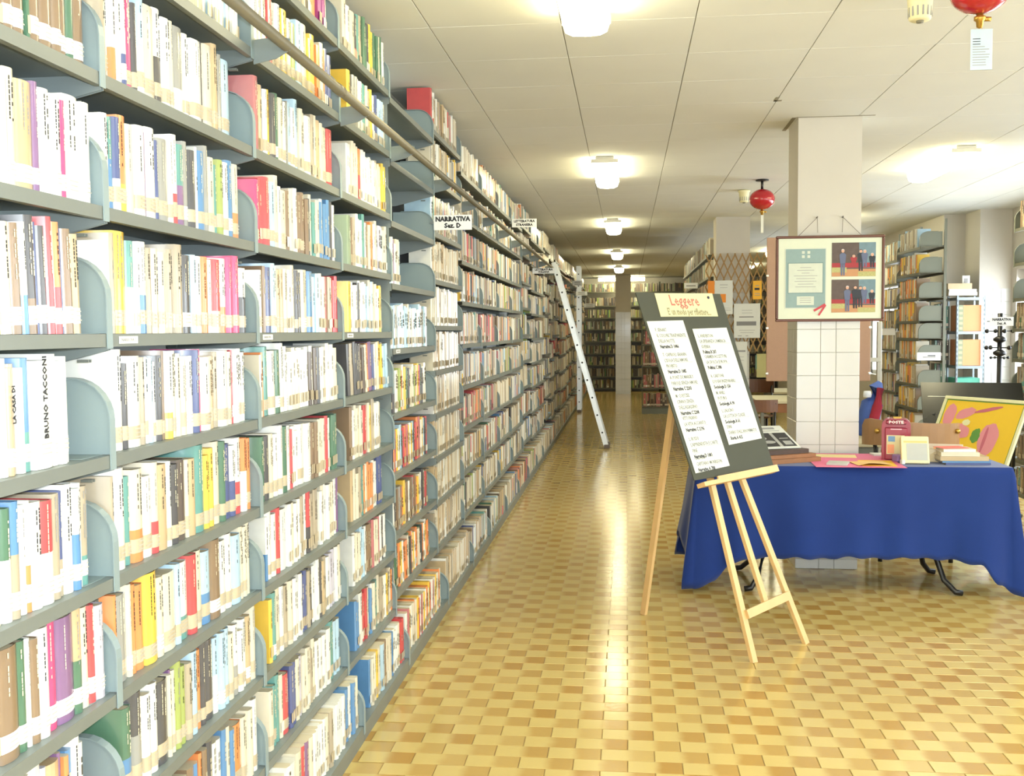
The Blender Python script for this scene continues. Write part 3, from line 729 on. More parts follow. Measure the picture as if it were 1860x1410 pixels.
ladder('aluminium ladder standing upright against the far left shelves', (-.93,20.3,.004), (-.935,20.3,2.85), .38, 12, .085)

# ------------------------------------------------------------------ easel with its board and sheets
PINE = mat('pine_wood', (214,178,122), .5, noise=.16, nscale=9)
BOARDM = mat('board_charcoal', (68,70,58), .8, noise=.06, nscale=12)
SHEETM = mat('sheet_white', (218,220,212), .7, noise=.01)
IVORY = mat('sheet_ivory', (218,208,162), .7, noise=.02)
TH = math.radians(22); EZ = math.radians(47.8); EO = Vector((.7555, 5.18, 0))
def on_easel(s, t, off=0):                                                 # point on the leaning plane, in easel axes
    return Vector((s, t*math.sin(TH)-off*math.cos(TH), t*math.cos(TH)+off*math.sin(TH)))
es = thing('easel', 'pine wood easel standing on the tiles before the blue table', 'easel', EO, (0,0,EZ))
nrm = (0, -math.cos(TH), math.sin(TH))
for a, b in (((-.225,.0),(-.05,1.60)), ((.22,.0),(.05,1.60))):
    MB().bar(on_easel(*a,.0), on_easel(*b,.0), .036, .02, PINE, up=nrm).build('leg', es)
MB().bar(on_easel(-.003,.222,.002), on_easel(.0,1.72,.002), .034, .02, PINE, up=nrm).build('center_bar', es)
MB().bar(on_easel(-.19,.225,.018), on_easel(.19,.255,.018), .042, .016, PINE, up=nrm).build('crossbar', es)
MB().bar(Vector((.036,.93,0)), on_easel(.02,1.66,-.03), .034, .022, PINE, up=(1,0,0)).build('rear_leg', es)
tb = MB(); tb.bar(on_easel(-.25,.882,.03), on_easel(.39,.897,.03), .022, .05, PINE, up=nrm); tb.bar(on_easel(-.13,.899,.050), on_easel(.39,.911,.050), .024, .008, PINE, up=nrm); tb.build('tray', es)
ET = Matrix.Translation(EO) @ Matrix.Rotation(EZ,4,'Z') @ Matrix.Rotation(-TH,4,'X')   # x along board, z up the board, -y out of it
def board_sheet(name, label, cat, quad, off, m, th=.0012):
    cx = sum(p[0] for p in quad)/4; cz = sum(p[1] for p in quad)/4
    q = [(p[0]-cx, p[1]-cz) for p in quad]
    o = MB().prism(q, 'y', -th, 0, m).build(name); o.matrix_world = ET @ Tr(cx, -off, cz)
    return tag(o, label, cat), cx, cz
bd, bx, bz = board_sheet('display_board', 'charcoal cardboard display board propped on the pine easel', 'board', [(-.285,.912),(.392,.912),(.418,1.93),(-.292,1.925)], .022, BOARDM, .006)
RED = mat('ink_faded_red', (184,112,98), .7, noise=0); OLV = mat('ink_faded_olive', (138,134,104), .7, noise=0)
ts, cx, cz = board_sheet('title_sheet', 'ivory sheet with a red heading pinned at the top of the easel board', 'sheet', [(-.156,1.788),(.330,1.792),(.343,1.931),(-.148,1.922)], .0295, IVORY)
text('lettering', 'Leggere', .088, RED, ts, Tr(-.015,-.0016,.022) @ ON_FRONT, bold=.0012, sx=.88)
text('lettering', "E' un modo per riflettere...", .056, OLV, ts, Tr(.0,-.0016,-.042) @ ON_FRONT, bold=.0009, sx=.60)
MB().lathe([(.001,0),(.008,.001),(.008,.005),(.003,.009)], mat('pin_dark', (40,44,70), .4), 10, Matrix.Rotation(math.pi/2,4,'X')).build('push_pin', ts, (.20,-.001,.045))
TXT = mat('ink_list', (118,122,112), .7, noise=0)
def reading_list(label, quad, entries, x0, w_):
    o, cx, cz = board_sheet('reading_list', label, 'sheet', quad, .0295, SHEETM)
    o['group'] = 'reading lists on the easel'
    top = (quad[2][1]+quad[3][1])/2
    for z, lines in entries:
        for i, s in enumerate(lines):
            last = i == len(lines)-1; zz = top-z-i*.031-cz
            text('lettering', s, .027 if last else .026, INK if last else TXT, o, Tr(x0-cx, -.0016, zz) @ ON_FRONT, 'LEFT', bold=.0009 if last else .0003, sx=.76)
            if 0 < i < len(lines)-1:
                wl = len(s)*.0122; MB().quad([(x0-cx,-.0016,zz-.013),(x0-cx+wl,-.0016,zz-.013),(x0-cx+wl,-.0016,zz-.0118),(x0-cx,-.0016,zz-.0118)], TXT).build('underline', o)
reading_list('taller white reading list on the left of the easel board', [(-.263,.945),(.021,.958),(.015,1.768),(-.279,1.762)],
  [(.052,('F. SENART','IL COLORE TRASPARENTE','DELLA NOTTE','Narrativa D 1086')), (.19,('T. CAPRIOLI GRANIN',"L'ISOLA DELL'AMORE",'PROIBITO','Narrativa D 1085')),
   (.315,('A. PONT DE MARSILY','PAROLE SENZA AMORE','Narrativa C 2203')), (.415,('M. COETZEE',"L'INNOCENZA","DELL'ASSASSINO",'Narrativa C 2208')),
   (.535,('VITTORIANO','LA VITA ACCANTO','Narrativa C 2196')), (.645,('L. RUSSO',"L'APPRENDISTA E L'ARTE",'FINE','Narrativa D 1081')), (.745,('CRISTINA','CAPITANO MORRISON','Narrativa A 788'))], -.235, .23)
reading_list('shorter white reading list on the right of the easel board', [(.069,1.066),(.365,1.080),(.372,1.725),(.071,1.718)],
  [(.045,('L. ANDERTON',"LA SPERANZA L'AMERICA",'GUERRA','Politica B 207')), (.165,('CARMEN ACCETTURI','LA SVOLTA EUROPA','Politica C 388')),
   (.275,('A. CARTONI','LUOGHI INSEPARABILI','Sociologia D 154')), (.37,('M. ANILI','FUTURO','Sociologia A 90')), (.47,('L. LALICNO','LA LOTTA DI CLASSE','Sociologia A 61')), (.56,('DINI',"DIARIO DALL'ANONIMATO",'Storia A 415'))], .098, .23)

# ------------------------------------------------------------------ table under a blue cloth
TX0, TX1, TY0, TY1, TZ = .43, 2.25, 6.37, 6.99, .772
BLK = mat('black_metal', (26,26,28), .35, noise=.05)
tt = thing('folding_table', 'folding table on bent black metal legs hidden under a blue cloth', 'table', ((TX0+TX1)/2, (TY0+TY1)/2, 0))
ox, oy = tt.location.x, tt.location.y
MB().bbox((TX0-ox,TY0-oy,TZ-.03), (TX1-ox,TY1-oy,TZ), mat('table_board', (150,132,104), .5), .004).build('tabletop', tt)
for xa, s in ((.86, -1), (1.84, 1)):
    for ys_, fy in ((TY0+.16, 6.40), (TY1-.14, 6.96)):
        pts = [(xa-ox, ys_-oy+(.0), TZ-.03), (xa-ox, ys_-oy, .40), (xa+s*.02-ox, ys_-oy+(fy-ys_)*.2, .22), (xa+s*.06-ox, ys_-oy+(fy-ys_)*.55, .08), (xa+s*.11-ox, fy-oy, .022), (xa+s*.15-ox, fy-oy, .016)]
        MB().tube(pts, .017, BLK, 10).build('leg', tt)
    MB().tube([(xa-ox, TY0+.16-oy, .40), (xa-ox, TY1-.14-oy, .40)], .013, BLK, 8).build('brace', tt)
def cloth():
    m = bpy.data.materials.new('cloth_blue'); m.use_nodes = True; nt = m.node_tree; p = nt.nodes['Principled BSDF']
    tc = nt.nodes.new('ShaderNodeTexCoord'); wv = nt.nodes.new('ShaderNodeTexNoise'); wv.inputs['Scale'].default_value = 260; nt.links.new(tc.outputs['Object'], wv.inputs['Vector'])
    n2 = nt.nodes.new('ShaderNodeTexNoise'); n2.inputs['Scale'].default_value = 3; nt.links.new(tc.outputs['Object'], n2.inputs['Vector'])
    cr = nt.nodes.new('ShaderNodeMix'); cr.data_type = 'RGBA'; cr.inputs[6].default_value = (*lin((24,48,112)),1); cr.inputs[7].default_value = (*lin((30,58,128)),1)
    nt.links.new(n2.outputs['Fac'], cr.inputs[0]); nt.links.new(cr.outputs[2], p.inputs['Base Color'])
    p.inputs['Roughness'].default_value = .9; p.inputs['Sheen Weight'].default_value = .25; p.inputs['Specular IOR Level'].default_value = .2
    bp = nt.nodes.new('ShaderNodeBump'); bp.inputs['Strength'].default_value = .35; bp.inputs['Distance'].default_value = .001
    nt.links.new(wv.outputs['Fac'], bp.inputs['Height']); nt.links.new(bp.outputs[0], p.inputs['Normal'])
    r = random.Random(5); e = .012
    W, D = TX1-TX0, TY1-TY0
    # perimeter, counter-clockwise from the front-left corner, with the depth of the hem
    corners = [(TX0,TY0),(TX1,TY0),(TX1,TY1),(TX0,TY1)]
    per = []; NP = [150, 60, 110, 60]
    for k in range(4):
        a, b = corners[k], corners[(k+1)%4]
        for i in range(NP[k]):
            t = i/NP[k]; per.append((a[0]+(b[0]-a[0])*t, a[1]+(b[1]-a[1])*t, k, t))
    def ctrl(k, t):                                                        # hem drop along each side
        pts = [[(0,.745),(.05,.70),(.11,.585),(.22,.555),(.5,.545),(.78,.545),(.90,.575),(.955,.68),(1,.755)],
               [(0,.755),(.12,.66),(.3,.55),(.55,.53),(.8,.62),(1,.70)],
               [(0,.70),(.1,.6),(.5,.5),(.9,.6),(1,.7)],
               [(0,.70),(.25,.52),(.55,.45),(.85,.56),(1,.745)]][k]
        for (a, va), (b, vb) in zip(pts, pts[1:]):
            if a <= t <= b: u = (t-a)/(b-a); u = u*u*(3-2*u); return va+(vb-va)*u
        return pts[-1][1]
    folds = {k: [(r.uniform(3,9), r.uniform(0,6.28), r.uniform(.4,1)) for _ in range(4)] for k in range(4)}
    NR = 16; V = []; Fc = []; n = len(per)
    nr = {0:(0,-1),1:(1,0),2:(0,1),3:(-1,0)}
    for j in range(NR+1):
        t = j/NR
        for (x, y, k, s) in per:
            nx, ny = nr[k]; L = (W, D, W, D)[k]
            dc = min(s, 1-s)*L                                             # distance to the nearest corner
            pc = nr[(k-1)%4] if s < .5 else nr[(k+1)%4]
            wgt = max(0, 1-dc/.16); wgt *= wgt
            mx, my = nx+pc[0]*wgt, ny+pc[1]*wgt
            f = sum(a*math.sin(fr*L*s*2+ph) for fr, ph, a in folds[k])*.011+.006*math.sin(s*L*23+1.3*math.sin(s*L*5))
            f += .014*math.sin(s*L*34)*max(0, 1-dc/.35)
            off = .008+t*(.02 if k in (0,2) else .05)+t*f+t*wgt*.035
            if k == 3: off += .06*t*math.exp(-((s-.55)/.3)**2)
            dz = ctrl(k, s)
            z = TZ+.003-t*(dz+.005*math.sin(s*L*19+k)+.006*math.sin(s*L*41))
            if j == 0: off = .002
            V.append((x+mx*off-ox, y+my*off-oy, max(z, .012)))
    for j in range(NR):
        for i in range(n): Fc.append((j*n+i, j*n+(i+1)%n, (j+1)*n+(i+1)%n, (j+1)*n+i)[::-1])
    Fc.append(tuple(range(n)))
    me = bpy.data.meshes.new('tablecloth'); me.from_pydata(V, [], Fc); me.materials.append(m); me.update()
    for p_ in me.polygons: p_.use_smooth = len(p_.vertices) == 4
    o = obj('tablecloth', me, None, (ox, oy, 0))
    so = o.modifiers.new('thickness', 'SOLIDIFY'); so.thickness = .0025; so.offset = 1
    return tag(o, 'royal blue cloth draped over the table with pointed hanging corners', 'tablecloth')
cloth()
TT = TZ+.0062                                                              # top of the cloth
def slab(name, label, cat, cx, cy, z, w_, d, h, rz, m, r=.002, group=None, tilt=0):
    o = MB().bbox((-w_/2,-d/2,0), (w_/2,d/2,h), m, r).build(name, None, (cx,cy,z), (tilt,0,rz)); return tag(o, label, cat, group)
def flatbook(label, cx, cy, z, w_, d, h, rz, c, pages=True, group=None):
    """closed hardback lying flat, spine towards -Y"""
    t = thing('hardback_book', label, 'book', (cx,cy,z), (0,0,rz), group)
    m = cover(c) if isinstance(c, str) else c
    MB().box((-w_/2,-d/2,0), (w_/2,d/2,.0022), m).box((-w_/2,-d/2,h-.0022), (w_/2,d/2,h), m).box((-w_/2,-d/2-.001,0), (w_/2,-d/2+.002,h), m).build('cover', t)
    MB().box((-w_/2+.003,-d/2+.002,.0022), (w_/2-.003,d/2-.004,h-.0022), PAGES).build('page_block', t); return t
LEATHER = mat('old_leather_brown', (146,98,58), .5, noise=.2, nscale=18)
LEATHD = mat('old_leather_dark', (70,50,38), .5, noise=.2, nscale=18)
a33 = math.radians(30)
flatbook('lower brown bound volume of the stack at the left of the blue table', .93, 6.62, TT, .44, .30, .028, a33, LEATHER, group='bound volumes on the table')
flatbook('upper brown bound volume under the magazine on the blue table', .92, 6.63, TT+.0285, .40, .29, .022, a33, LEATHER, group='bound volumes on the table')
flatbook('dark leather album propping the magazine on the blue table', .90, 6.64, TT+.051, .36, .27, .026, a33, LEATHD, group='bound volumes on the table')
mg = thing('magazine', 'white magazine with black and white pictures lying on the stacked volumes', 'magazine', (.955, 6.57, TT+.080), (math.radians(22),0,math.radians(20)))
MB().bbox((-.15,0,0), (.13,.30,.006), SHEETM, .001).build('pages', mg)
PB = mat('print_black', (52,52,54), .5); PG = mat('print_grey', (170,170,166), .5)
mb = MB().box((-.13,.02,.006), (.115,.20,.0064), PB); mb.box((-.13,.225,.006), (.09,.232,.0064), INKG).box((-.12,.25,.006), (.07,.275,.0064), INKG)
def blob(mb, cx, cy, rx, ry, z, m, n=14, irr=.0, rot=0):
    rr = random.Random(int((cx+cy)*9999)); pts = []
    for i in range(n):
        a = 2*math.pi*i/n; k = 1+rr.uniform(-irr, irr); px_, py_ = rx*k*math.cos(a), ry*k*math.sin(a)
        pts.append((cx+px_*math.cos(rot)-py_*math.sin(rot), cy+px_*math.sin(rot)+py_*math.cos(rot), z))
    return mb.quad(pts, m)
blob(mb, -.08, .13, .035, .022, .0067, PG); blob(mb, -.05, .08, .045, .02, .0067, PG); blob(mb, -.10, .055, .022, .014, .0067, PG)
mb.box((.0,.02,.0064), (.022,.20,.0066), PG).box((.04,.12,.0064), (.10,.128,.0068), PG).box((.045,.04,.0064), (.10,.09,.0068), PG); mb.build('cover_print', mg)
PINK = mat('card_pink', (226,116,158), .7, noise=.03); YEL = mat('card_yellow', (242,196,60), .6, noise=.03); CRM = mat('card_cream', (238,222,160), .7, noise=.03); SAL = mat('card_buff', (236,196,128), .7, noise=.03)
slab('poster_card', 'large pink card lying flat at the front of the blue table', 'card', 1.39, 6.66, TT, .52, .70, .0018, math.radians(-2), PINK, .0006)
zp = TT+.0022
slab('leaflet', 'pale yellow leaflet at the back of the pink card', 'leaflet', 1.33, 6.86, zp, .26, .16, .0015, math.radians(-8), CRM, .0005, 'papers on the pink card')
slab('leaflet', 'bright yellow leaflet at the right of the pink card', 'leaflet', 1.51, 6.50, zp, .20, .28, .0015, math.radians(-6), YEL, .0005, 'papers on the pink card')
o = MB().add([(-.11,-.09,.001),(.10,-.10,.001),(.12,.09,.0015),(-.09,.10,.0015),(-.05,-.10,.016),(.02,-.10,.012)], [(0,4,3),(4,5,2,3),(5,1,2)], SAL).build('leaflet', None, (1.46, 6.47, zp+.002), (0,0,math.radians(12))); tag(o, 'curled buff leaflet lying over the bright yellow one', 'leaflet', 'papers on the pink card')
so = o.modifiers.new('thickness', 'SOLIDIFY'); so.thickness = .001; so.offset = 1
slab('notepad', 'small grey notepad with a white edge on the pink card', 'notepad', 1.27, 6.45, zp, .12, .14, .012, math.radians(-18), mat('card_grey', (184,186,180), .6), .001)
slab('note_paper', 'white strip of paper at the back edge of the blue table', 'paper', 1.66, 6.93, TT, .17, .10, .012, math.radians(4), SHEETM, .001)
# red letter box
RBX = mat('letter_box_red', (150,26,52), .28, coat=.4, noise=.06, nscale=8)
lb = thing('letter_box', 'dark red metal letter box standing on the blue table', 'letter box', (1.675, 6.72, TT), (0,0,math.radians(-14)))
prof = [(-.085,0),(.085,0),(.085,.215)]+[(.085-.045+.045*math.cos(a), .215+.045*math.sin(a)) for a in [math.pi/2*i/6 for i in range(1,7)]]+[(-.085+.045-.045*math.sin(a), .215+.045*math.cos(a)) for a in [math.pi/2*i/6 for i in range(0,6)]]+[(-.085,.215)]
MB().prism(prof, 'y', -.055, .065, RBX).build('body', lb)
MB().bbox((-.066,-.066,.005), (.066,-.054,.205), RBX, .005).build('door', lb)
MB().bbox((-.06,-.068,.226), (.06,-.054,.252), RBX, .006).build('lettering_panel', lb)
text('lettering', 'POSTE', .026, mat('print_white', (236,226,222), .5, noise=0), lb, Tr(0,-.0688,.239) @ ON_FRONT, bold=.0009, sx=1.15)
MB().bbox((-.034,-.0685,.192), (.034,-.060,.200), mat('slot_bright', (206,170,176), .3, .4), .002).build('slot', lb)
mb = MB().box((-.055,-.0672,.04), (.05,-.0662,.158), IVORY).box((-.046,-.0676,.118), (-.006,-.0672,.152), cover('B')).box((-.05,-.0676,.045), (-.01,-.0672,.10), cover('o')); mb.build('picture_label', lb)
MB().bbox((-.02,.0,.258), (.03,.03,.268), mat('brass', (190,150,70), .3, .8), .003).build('hook', lb)
# pads, parcels and books at the right of the table
bx_ = thing('tear_off_pad', 'cream pad with a grey sheet tilted up in front of the red letter box', 'pad', (1.735, 6.47, TT+.008), (math.radians(-22),0,math.radians(-6)))
MB().bbox((-.085,0,0), (.075,.045,.17), mat('pad_cream', (232,220,176), .6), .004).build('block', bx_)
MB().box((-.055,-.0012,.018), (.065,-.0002,.125), mat('card_grey', (184,186,180), .6)).box((-.07,-.001,.128), (.065,-.0003,.14), SAL).build('sheet', bx_)
slab('purple_case', 'small lilac case beside the foot of the letter box', 'case', 1.66, 6.60, TT, .05, .07, .045, .3, mat('case_lilac', (150,120,176), .5), .006)
slab('white_box', 'tiny white box in front of the letter box', 'box', 1.655, 6.48, TT, .022, .03, .028, .2, SHEETM, .003)
CELL = mat('cellophane_beige', (206,190,156), .15, coat=.8, noise=.2, nscale=20)
o = MB().add([(-.07,-.06,0),(.08,-.06,0),(.08,.07,0),(-.07,.07,0),(-.055,-.045,.085),(.03,-.035,.07),(.06,.04,.05),(-.05,.05,.10)], [(3,2,1,0),(4,5,6,7),(0,1,5,4),(1,2,6,5),(2,3,7,6),(3,0,4,7)], CELL).build('parcel', None, (1.875,6.66,TT), (0,0,-.3)); tag(o, 'shiny beige wrapped parcel between the pad and the stacked books', 'parcel')
for q, (lbn, cx_, cy_, w_, d, h, c, rz) in enumerate((('thin dark blue book at the bottom of the stack at table right', 2.03, 6.56, .26, .19, .012, 'b', .02), ('thin navy book second from bottom of that right stack', 2.02, 6.57, .28, .20, .010, 'B', .03),
     ('thick tan book in the middle of the stack at table right', 2.015, 6.58, .28, .20, .026, 'c', 0.0), ('cream book near the top of the stack at table right', 1.995, 6.57, .22, .17, .024, 'C', -.04), ('pale cream book topping the stack at table right', 1.99, 6.58, .19, .15, .016, 'W', .05))):
    z = TT+sum((.012,.010,.026,.024,.016)[:q])+.0004*q
    flatbook(lbn, cx_, cy_, z, w_, d, h, rz, c, group='stacked books at the right of the table')
slab('leaflet', 'coral red leaflet lying on top of the stacked books', 'leaflet', 1.97, 6.60, TT+.0905, .17, .12, .002, .25, mat('card_coral', (222,108,96), .6), .0006)
mgz = thing('picture_book', 'picture book with orange cover print leaning behind the stacked books', 'book', (1.96,6.80,TT), (math.radians(-30),0,math.radians(-14)))
MB().bbox((-.14,0,0), (.14,.02,.10), mat('book_buff', (206,190,170), .5), .002).build('cover', mgz)
mb = MB(); blob(mb, .0, .05, .08, .03, 0, cover('o'), irr=.3); blob(mb, -.08, .06, .03, .03, 0, cover('C'), irr=.3)
mb.build('cover_print', mgz, (0,-.001,0), (math.pi/2,0,0))
# framed yellow print leaning at the table's right end (plain abstract shapes)
PH = math.radians(120); PT = math.radians(25)
u_ = Vector((math.cos(PH), math.sin(PH), 0)); n_ = Vector((math.sin(PH), -math.cos(PH), 0)); v_ = n_*math.sin(PT)+Vector((0,0,math.cos(PT)))
nf = u_.cross(v_); nf = nf if nf.y < 0 else -nf
fr_o = Vector((2.61, 7.56, .56)); xax = -u_; yax = -nf
PM = Matrix(((xax.x,yax.x,v_.x,0),(xax.y,yax.y,v_.y,0),(xax.z,yax.z,v_.z,0),(0,0,0,1)))
fp = obj('framed_print', None); fp.matrix_world = Matrix.Translation(fr_o) @ PM
tag(fp, 'framed yellow and pink abstract print leaning past the right end of the table', 'picture')
PW, PHt = .755, .575
FRW = mat('frame_pale_green', (222,222,178), .4); GRN = mat('print_green', (92,148,66), .6); PYL = mat('print_yellow', (236,196,44), .6, noise=.02); PPK = mat('print_pink', (222,144,156), .6, noise=.03); PPD = mat('print_rose', (196,104,124), .6)
for a, b in (((-PW,-.0,0),(0,.022,.026)), ((-PW,0,PHt-.026),(0,.022,PHt)), ((-PW,0,.026),(-PW+.026,.022,PHt-.026)), ((-.026,0,.026),(0,.022,PHt-.026))): MB().bbox(a, b, FRW, .003).build('frame_bar', fp)
MB().box((-PW+.026,.008,.026), (-.026,.018,PHt-.026), GRN).box((-PW+.034,.0065,.034), (-.034,.0085,PHt-.034), PYL).build('print', fp)
mb = MB()
def pb(cx, cz, rx, rz, m, lay, irr=.12, rot=0):
    rr = random.Random(int(cx*1e4+cz*1e3)); pts = []
    for i in range(20):
        a = 2*math.pi*i/20; k = 1+rr.uniform(-irr, irr); p, q = rx*k*math.cos(a), rz*k*math.sin(a)
        pts.append((cx+p*math.cos(rot)-q*math.sin(rot), .006-lay*.0004, cz+p*math.sin(rot)+q*math.cos(rot)))
    mb.quad(pts, m)
pb(-0.238,0.254,0.083,0.131,PPK,1,.06); pb(-0.654,0.420,0.054,0.095,PPK,1,.06); pb(-0.512,0.444,0.089,0.040,PPK,2,.08,.4); pb(-0.321,0.486,0.119,0.014,PPD,2,.1,.25); pb(-0.500,0.301,0.083,0.054,PPK,3,.1,-.3); pb(-0.357,0.277,0.040,0.059,GRN,2,.1); pb(-0.268,0.254,0.014,0.101,PPD,3,.05); pb(-0.476,0.372,0.036,0.024,FRW,4,.1)
mb.build('abstract_shapes', fp)
ps = thing('print_stand', 'low black stand carrying the framed yellow print', 'stand', (fr_o.x, fr_o.y, 0)); d_ = -xax
MB().bar(d_*.02+yax*.02+Vector((0,0,fr_o.z-.014)), d_*(PW-.02)+yax*.02+Vector((0,0,fr_o.z-.014)), .07, .022, BLK, up=(0,0,1)).build('ledge', ps)
for q in (.10, PW-.10):
    MB().bar(d_*q+yax*.03+Vector((0,0,0)), d_*q+yax*.03+Vector((0,0,fr_o.z-.026)), .03, .03, BLK, up=(1,0,0)).build('leg', ps)
    MB().bar(d_*q+yax*.30, d_*q+yax*.05+Vector((0,0,fr_o.z-.03)), .02, .02, BLK, up=(1,0,0)).build('strut', ps)

# ------------------------------------------------------------------ framed certificate on the column
DKW = mat('frame_walnut', (98,56,38), .4, noise=.15, nscale=20); MNT = mat('mount_ivory', (214,220,198), .7, noise=.02)
fx0, fx1, fz0, fz1, fyy = .972, 1.664, 1.648, 2.208, 7.012
cf = thing('framed_certificate', 'wide walnut frame with a certificate and two photographs hung on the column', 'picture', ((fx0+fx1)/2, fyy, fz0))
FW = fx1-fx0; FH = fz1-fz0
for a, b in (((-FW/2,0,0),(FW/2,.025,.017)), ((-FW/2,0,FH-.017),(FW/2,.025,FH)), ((-FW/2,0,.017),(-FW/2+.017,.025,FH-.017)), ((FW/2-.017,0,.017),(FW/2,.025,FH-.017))): MB().bbox(a, b, DKW, .004).build('frame_bar', cf)
MB().box((-FW/2+.017,.010,.017), (FW/2-.017,.022,FH-.017), MNT).build('mount', cf)
TEAL = mat('certificate_teal', (138,162,160), .6, noise=.06, nscale=40); TEALD = mat('certificate_teal_dark', (104,134,134), .6); CRT = mat('certificate_cream', (204,210,194), .6)
mb = MB().box((-.288,.0085,.085), (-.022,.0095,.480), CRT).box((-.282,.0078,.091), (-.028,.0086,.474), TEAL)
mb.box((-.268,.0070,.185), (-.042,.0079,.385), TEALD).box((-.264,.0064,.189), (-.046,.0071,.381), CRT).box((-.21,.0070,.108), (-.10,.0079,.165), CRT)
for x in (-.17,-.135):
    for z in (.425,.452): mb.box((x-.009,.0070,z-.009), (x+.009,.0078,z+.009), CRT)
for q, wq in enumerate((.07,.11,.05,.15,.12,.14,.10,.13)): mb.box((-.155-wq/2,.0058,.352-q*.018), (-.155+wq/2,.0064,.355-q*.018), INKG)
for q in range(3): mb.box((-.19,.0064,.152-q*.014), (-.12,.0070,.155-q*.014), INKG)
mb.build('certificate', cf)
RIB = mat('ribbon_red', (190,56,66), .5)
mb = MB().bar((-.10,.0055,.070), (-.028,.0055,.112), .014, .001, RIB, up=(0,1,0)).bar((-.07,.005,.040), (-.026,.005,.108), .012, .001, RIB, up=(0,1,0)); mb.build('ribbon', cf)
SK = mat('print_skin', (206,160,136), .6); SUIT = mat('print_suit', (96,104,132), .6); SUD = mat('print_dark_suit', (44,48,56), .6); RCL = mat('print_red_cloth', (160,48,54), .6); BKD = mat('print_backdrop', (92,78,72), .6, noise=.3, nscale=30); BKB = mat('print_backdrop_blue', (110,136,146), .6, noise=.2, nscale=30); FLR = mat('print_floor', (190,140,96), .6); FLW = mat('print_flowers', (176,172,112), .6, noise=.3, nscale=120); HAIR = mat('print_hair', (206,204,200), .6)
def photo(z0, z1, sgn):
    x0, x1 = .012, .290; mb = MB(); y = .0085; W_ = x1-x0; Hh = z1-z0
    L_ = lambda a, b, c, d, m, l: mb.box((x0+a*W_, y-l*.0004-.0004, z0+b*Hh), (x0+c*W_, y-l*.0004, z0+d*Hh), m)
    L_(0,0,1,1,BKD,0); L_(.62,.25,1,1,BKB,1); L_(0,0,1,.22,FLR,1); L_(.0,.26,1,.40,RCL,2); L_(0,.12,.34,.27,FLW,3); L_(.6,.0,1,.14,FLW,3)
    def man(cx, h0, h1, m, hair, l):
        hh = (h1-h0); r_ = hh*.085
        def P(p): mb.quad([(x0+(cx+a)*W_, y-l*.0004, z0+(h0+b*hh)*Hh) for a, b in p], m)
        P([(-.045,0),(-.012,0),(-.004,.44),(-.055,.46)]); P([(.012,0),(.045,0),(.05,.46),(.0,.44)])
        P([(-.06,.44),(.055,.44),(.075,.80),(.03,.86),(-.03,.86),(-.08,.80)])
        for q, (mm, dz) in enumerate(((SK,0),(hair,.03))):
            mb.quad([(x0+(cx+.036*math.cos(a))*W_, y-(l+1-q)*.0004, z0+(h0+hh*(.93+dz)+.05*math.sin(a)*.9)*Hh) for a in [2*math.pi*i/10 for i in range(10)]], mm)
    man(.66, .16, .78, SUD, SUD, 4); man(.75, .28, .76, SUIT, HAIR, 5); man(.92, .26, .66, SUD, HAIR, 5); man(.50, .30, .62, RCL, SUD, 4)
    man(.25 if sgn else .36, .03, .80, SUIT, HAIR, 8); 
    if not sgn: man(.54, .12, .80, SUD, SUD, 9)
    return mb
photo(.292, .512, True).build('photograph', cf); photo(.058, .272, False).build('photograph', cf)
WIRE = mat('wire_grey', (120,112,100), .5)
for s in (-1, 1):
    nx = s*.082; MB().tube([(nx,.018,FH+.118),(nx-s*.004,.018,FH+.02),], .0016, WIRE, 5).tube([(nx,.018,FH+.118),(s*.205,.018,FH-.005)], .0016, WIRE, 5).build('hanging_wire', cf)
    MB().tube([(nx,.037,FH+.119),(nx,.010,FH+.122)], .004, mat('nail_steel', (110,104,96), .4, .6), 8).build('nail', cf)

# ------------------------------------------------------------------ ceiling extinguishers and detectors
REDX = mat('extinguisher_red', (170,24,36), .22, coat=.6, noise=.04); BRS = mat('brass', (190,150,70), .3, .8)
def extinguisher(x, y, zc, R, label, tagged):
    t = thing('fire_extinguisher', label, 'extinguisher', (x,y,zc), group='red ceiling extinguishers')
    prof = [(R*math.cos(a)*1.0, R*.82*math.sin(a)) for a in [-math.pi/2+math.pi*i/14 for i in range(15)]]; prof[0] = (.012, -R*.82); prof[-1] = (.012, R*.82)
    MB().lathe(prof, REDX, 28).build('tank', t)
    MB().tube([(0,0,R*.8),(0,0,H-zc-.004)], .012, BLK, 8).lathe([(.06,H-zc-.012),(.06,H-zc-.001)], BLK, 14).build('bracket', t)
    zb = -R*.82; MB().lathe([(.004,zb-.055),(.012,zb-.05),(.014,zb-.03),(.022,zb-.024),(.022,zb-.012),(.013,zb-.008),(.013,zb+.004)], BRS, 12).build('nozzle', t)
    MB().tube([(.012,0,zb-.02),(.04,0,zb-.022)], .009, BRS, 8).build('pressure_gauge', t)
    if tagged:
        MB().tube([(.0,-.012,zb-.03),(.004,-.016,zb-.07)], .0015, BRS, 5).build('tag_ring', t)
        tgm = MB().bbox((-.038,-.018,zb-.215), (.042,-.0165,zb-.062), mat('tag_card', (184,200,210), .4), .004); tg = tgm.build('inspection_tag', t)
        mb = MB()
        for q in range(11): mb.box((-.030,-.0188,zb-.10-q*.0098), (-.030+.062*(.45 if q < 3 else rnd.uniform(.7,1)),-.0180,zb-.0975-q*.0098), INKG if q > 2 else INK)
        mb.build('print', tg)
        MB().box((.03,-R*.80,.0-.03), (.075,-R*.70,.012), SHEETM).build('sticker', t)
    else: MB().bbox((-.012,-.012,zb-.215), (.012,-.010,zb-.05), SHEETM, .001).build('inspection_tag', t)
extinguisher(1.335, 4.2, 2.885, .113, 'large red ceiling extinguisher with a printed tag, nearest the camera', True)
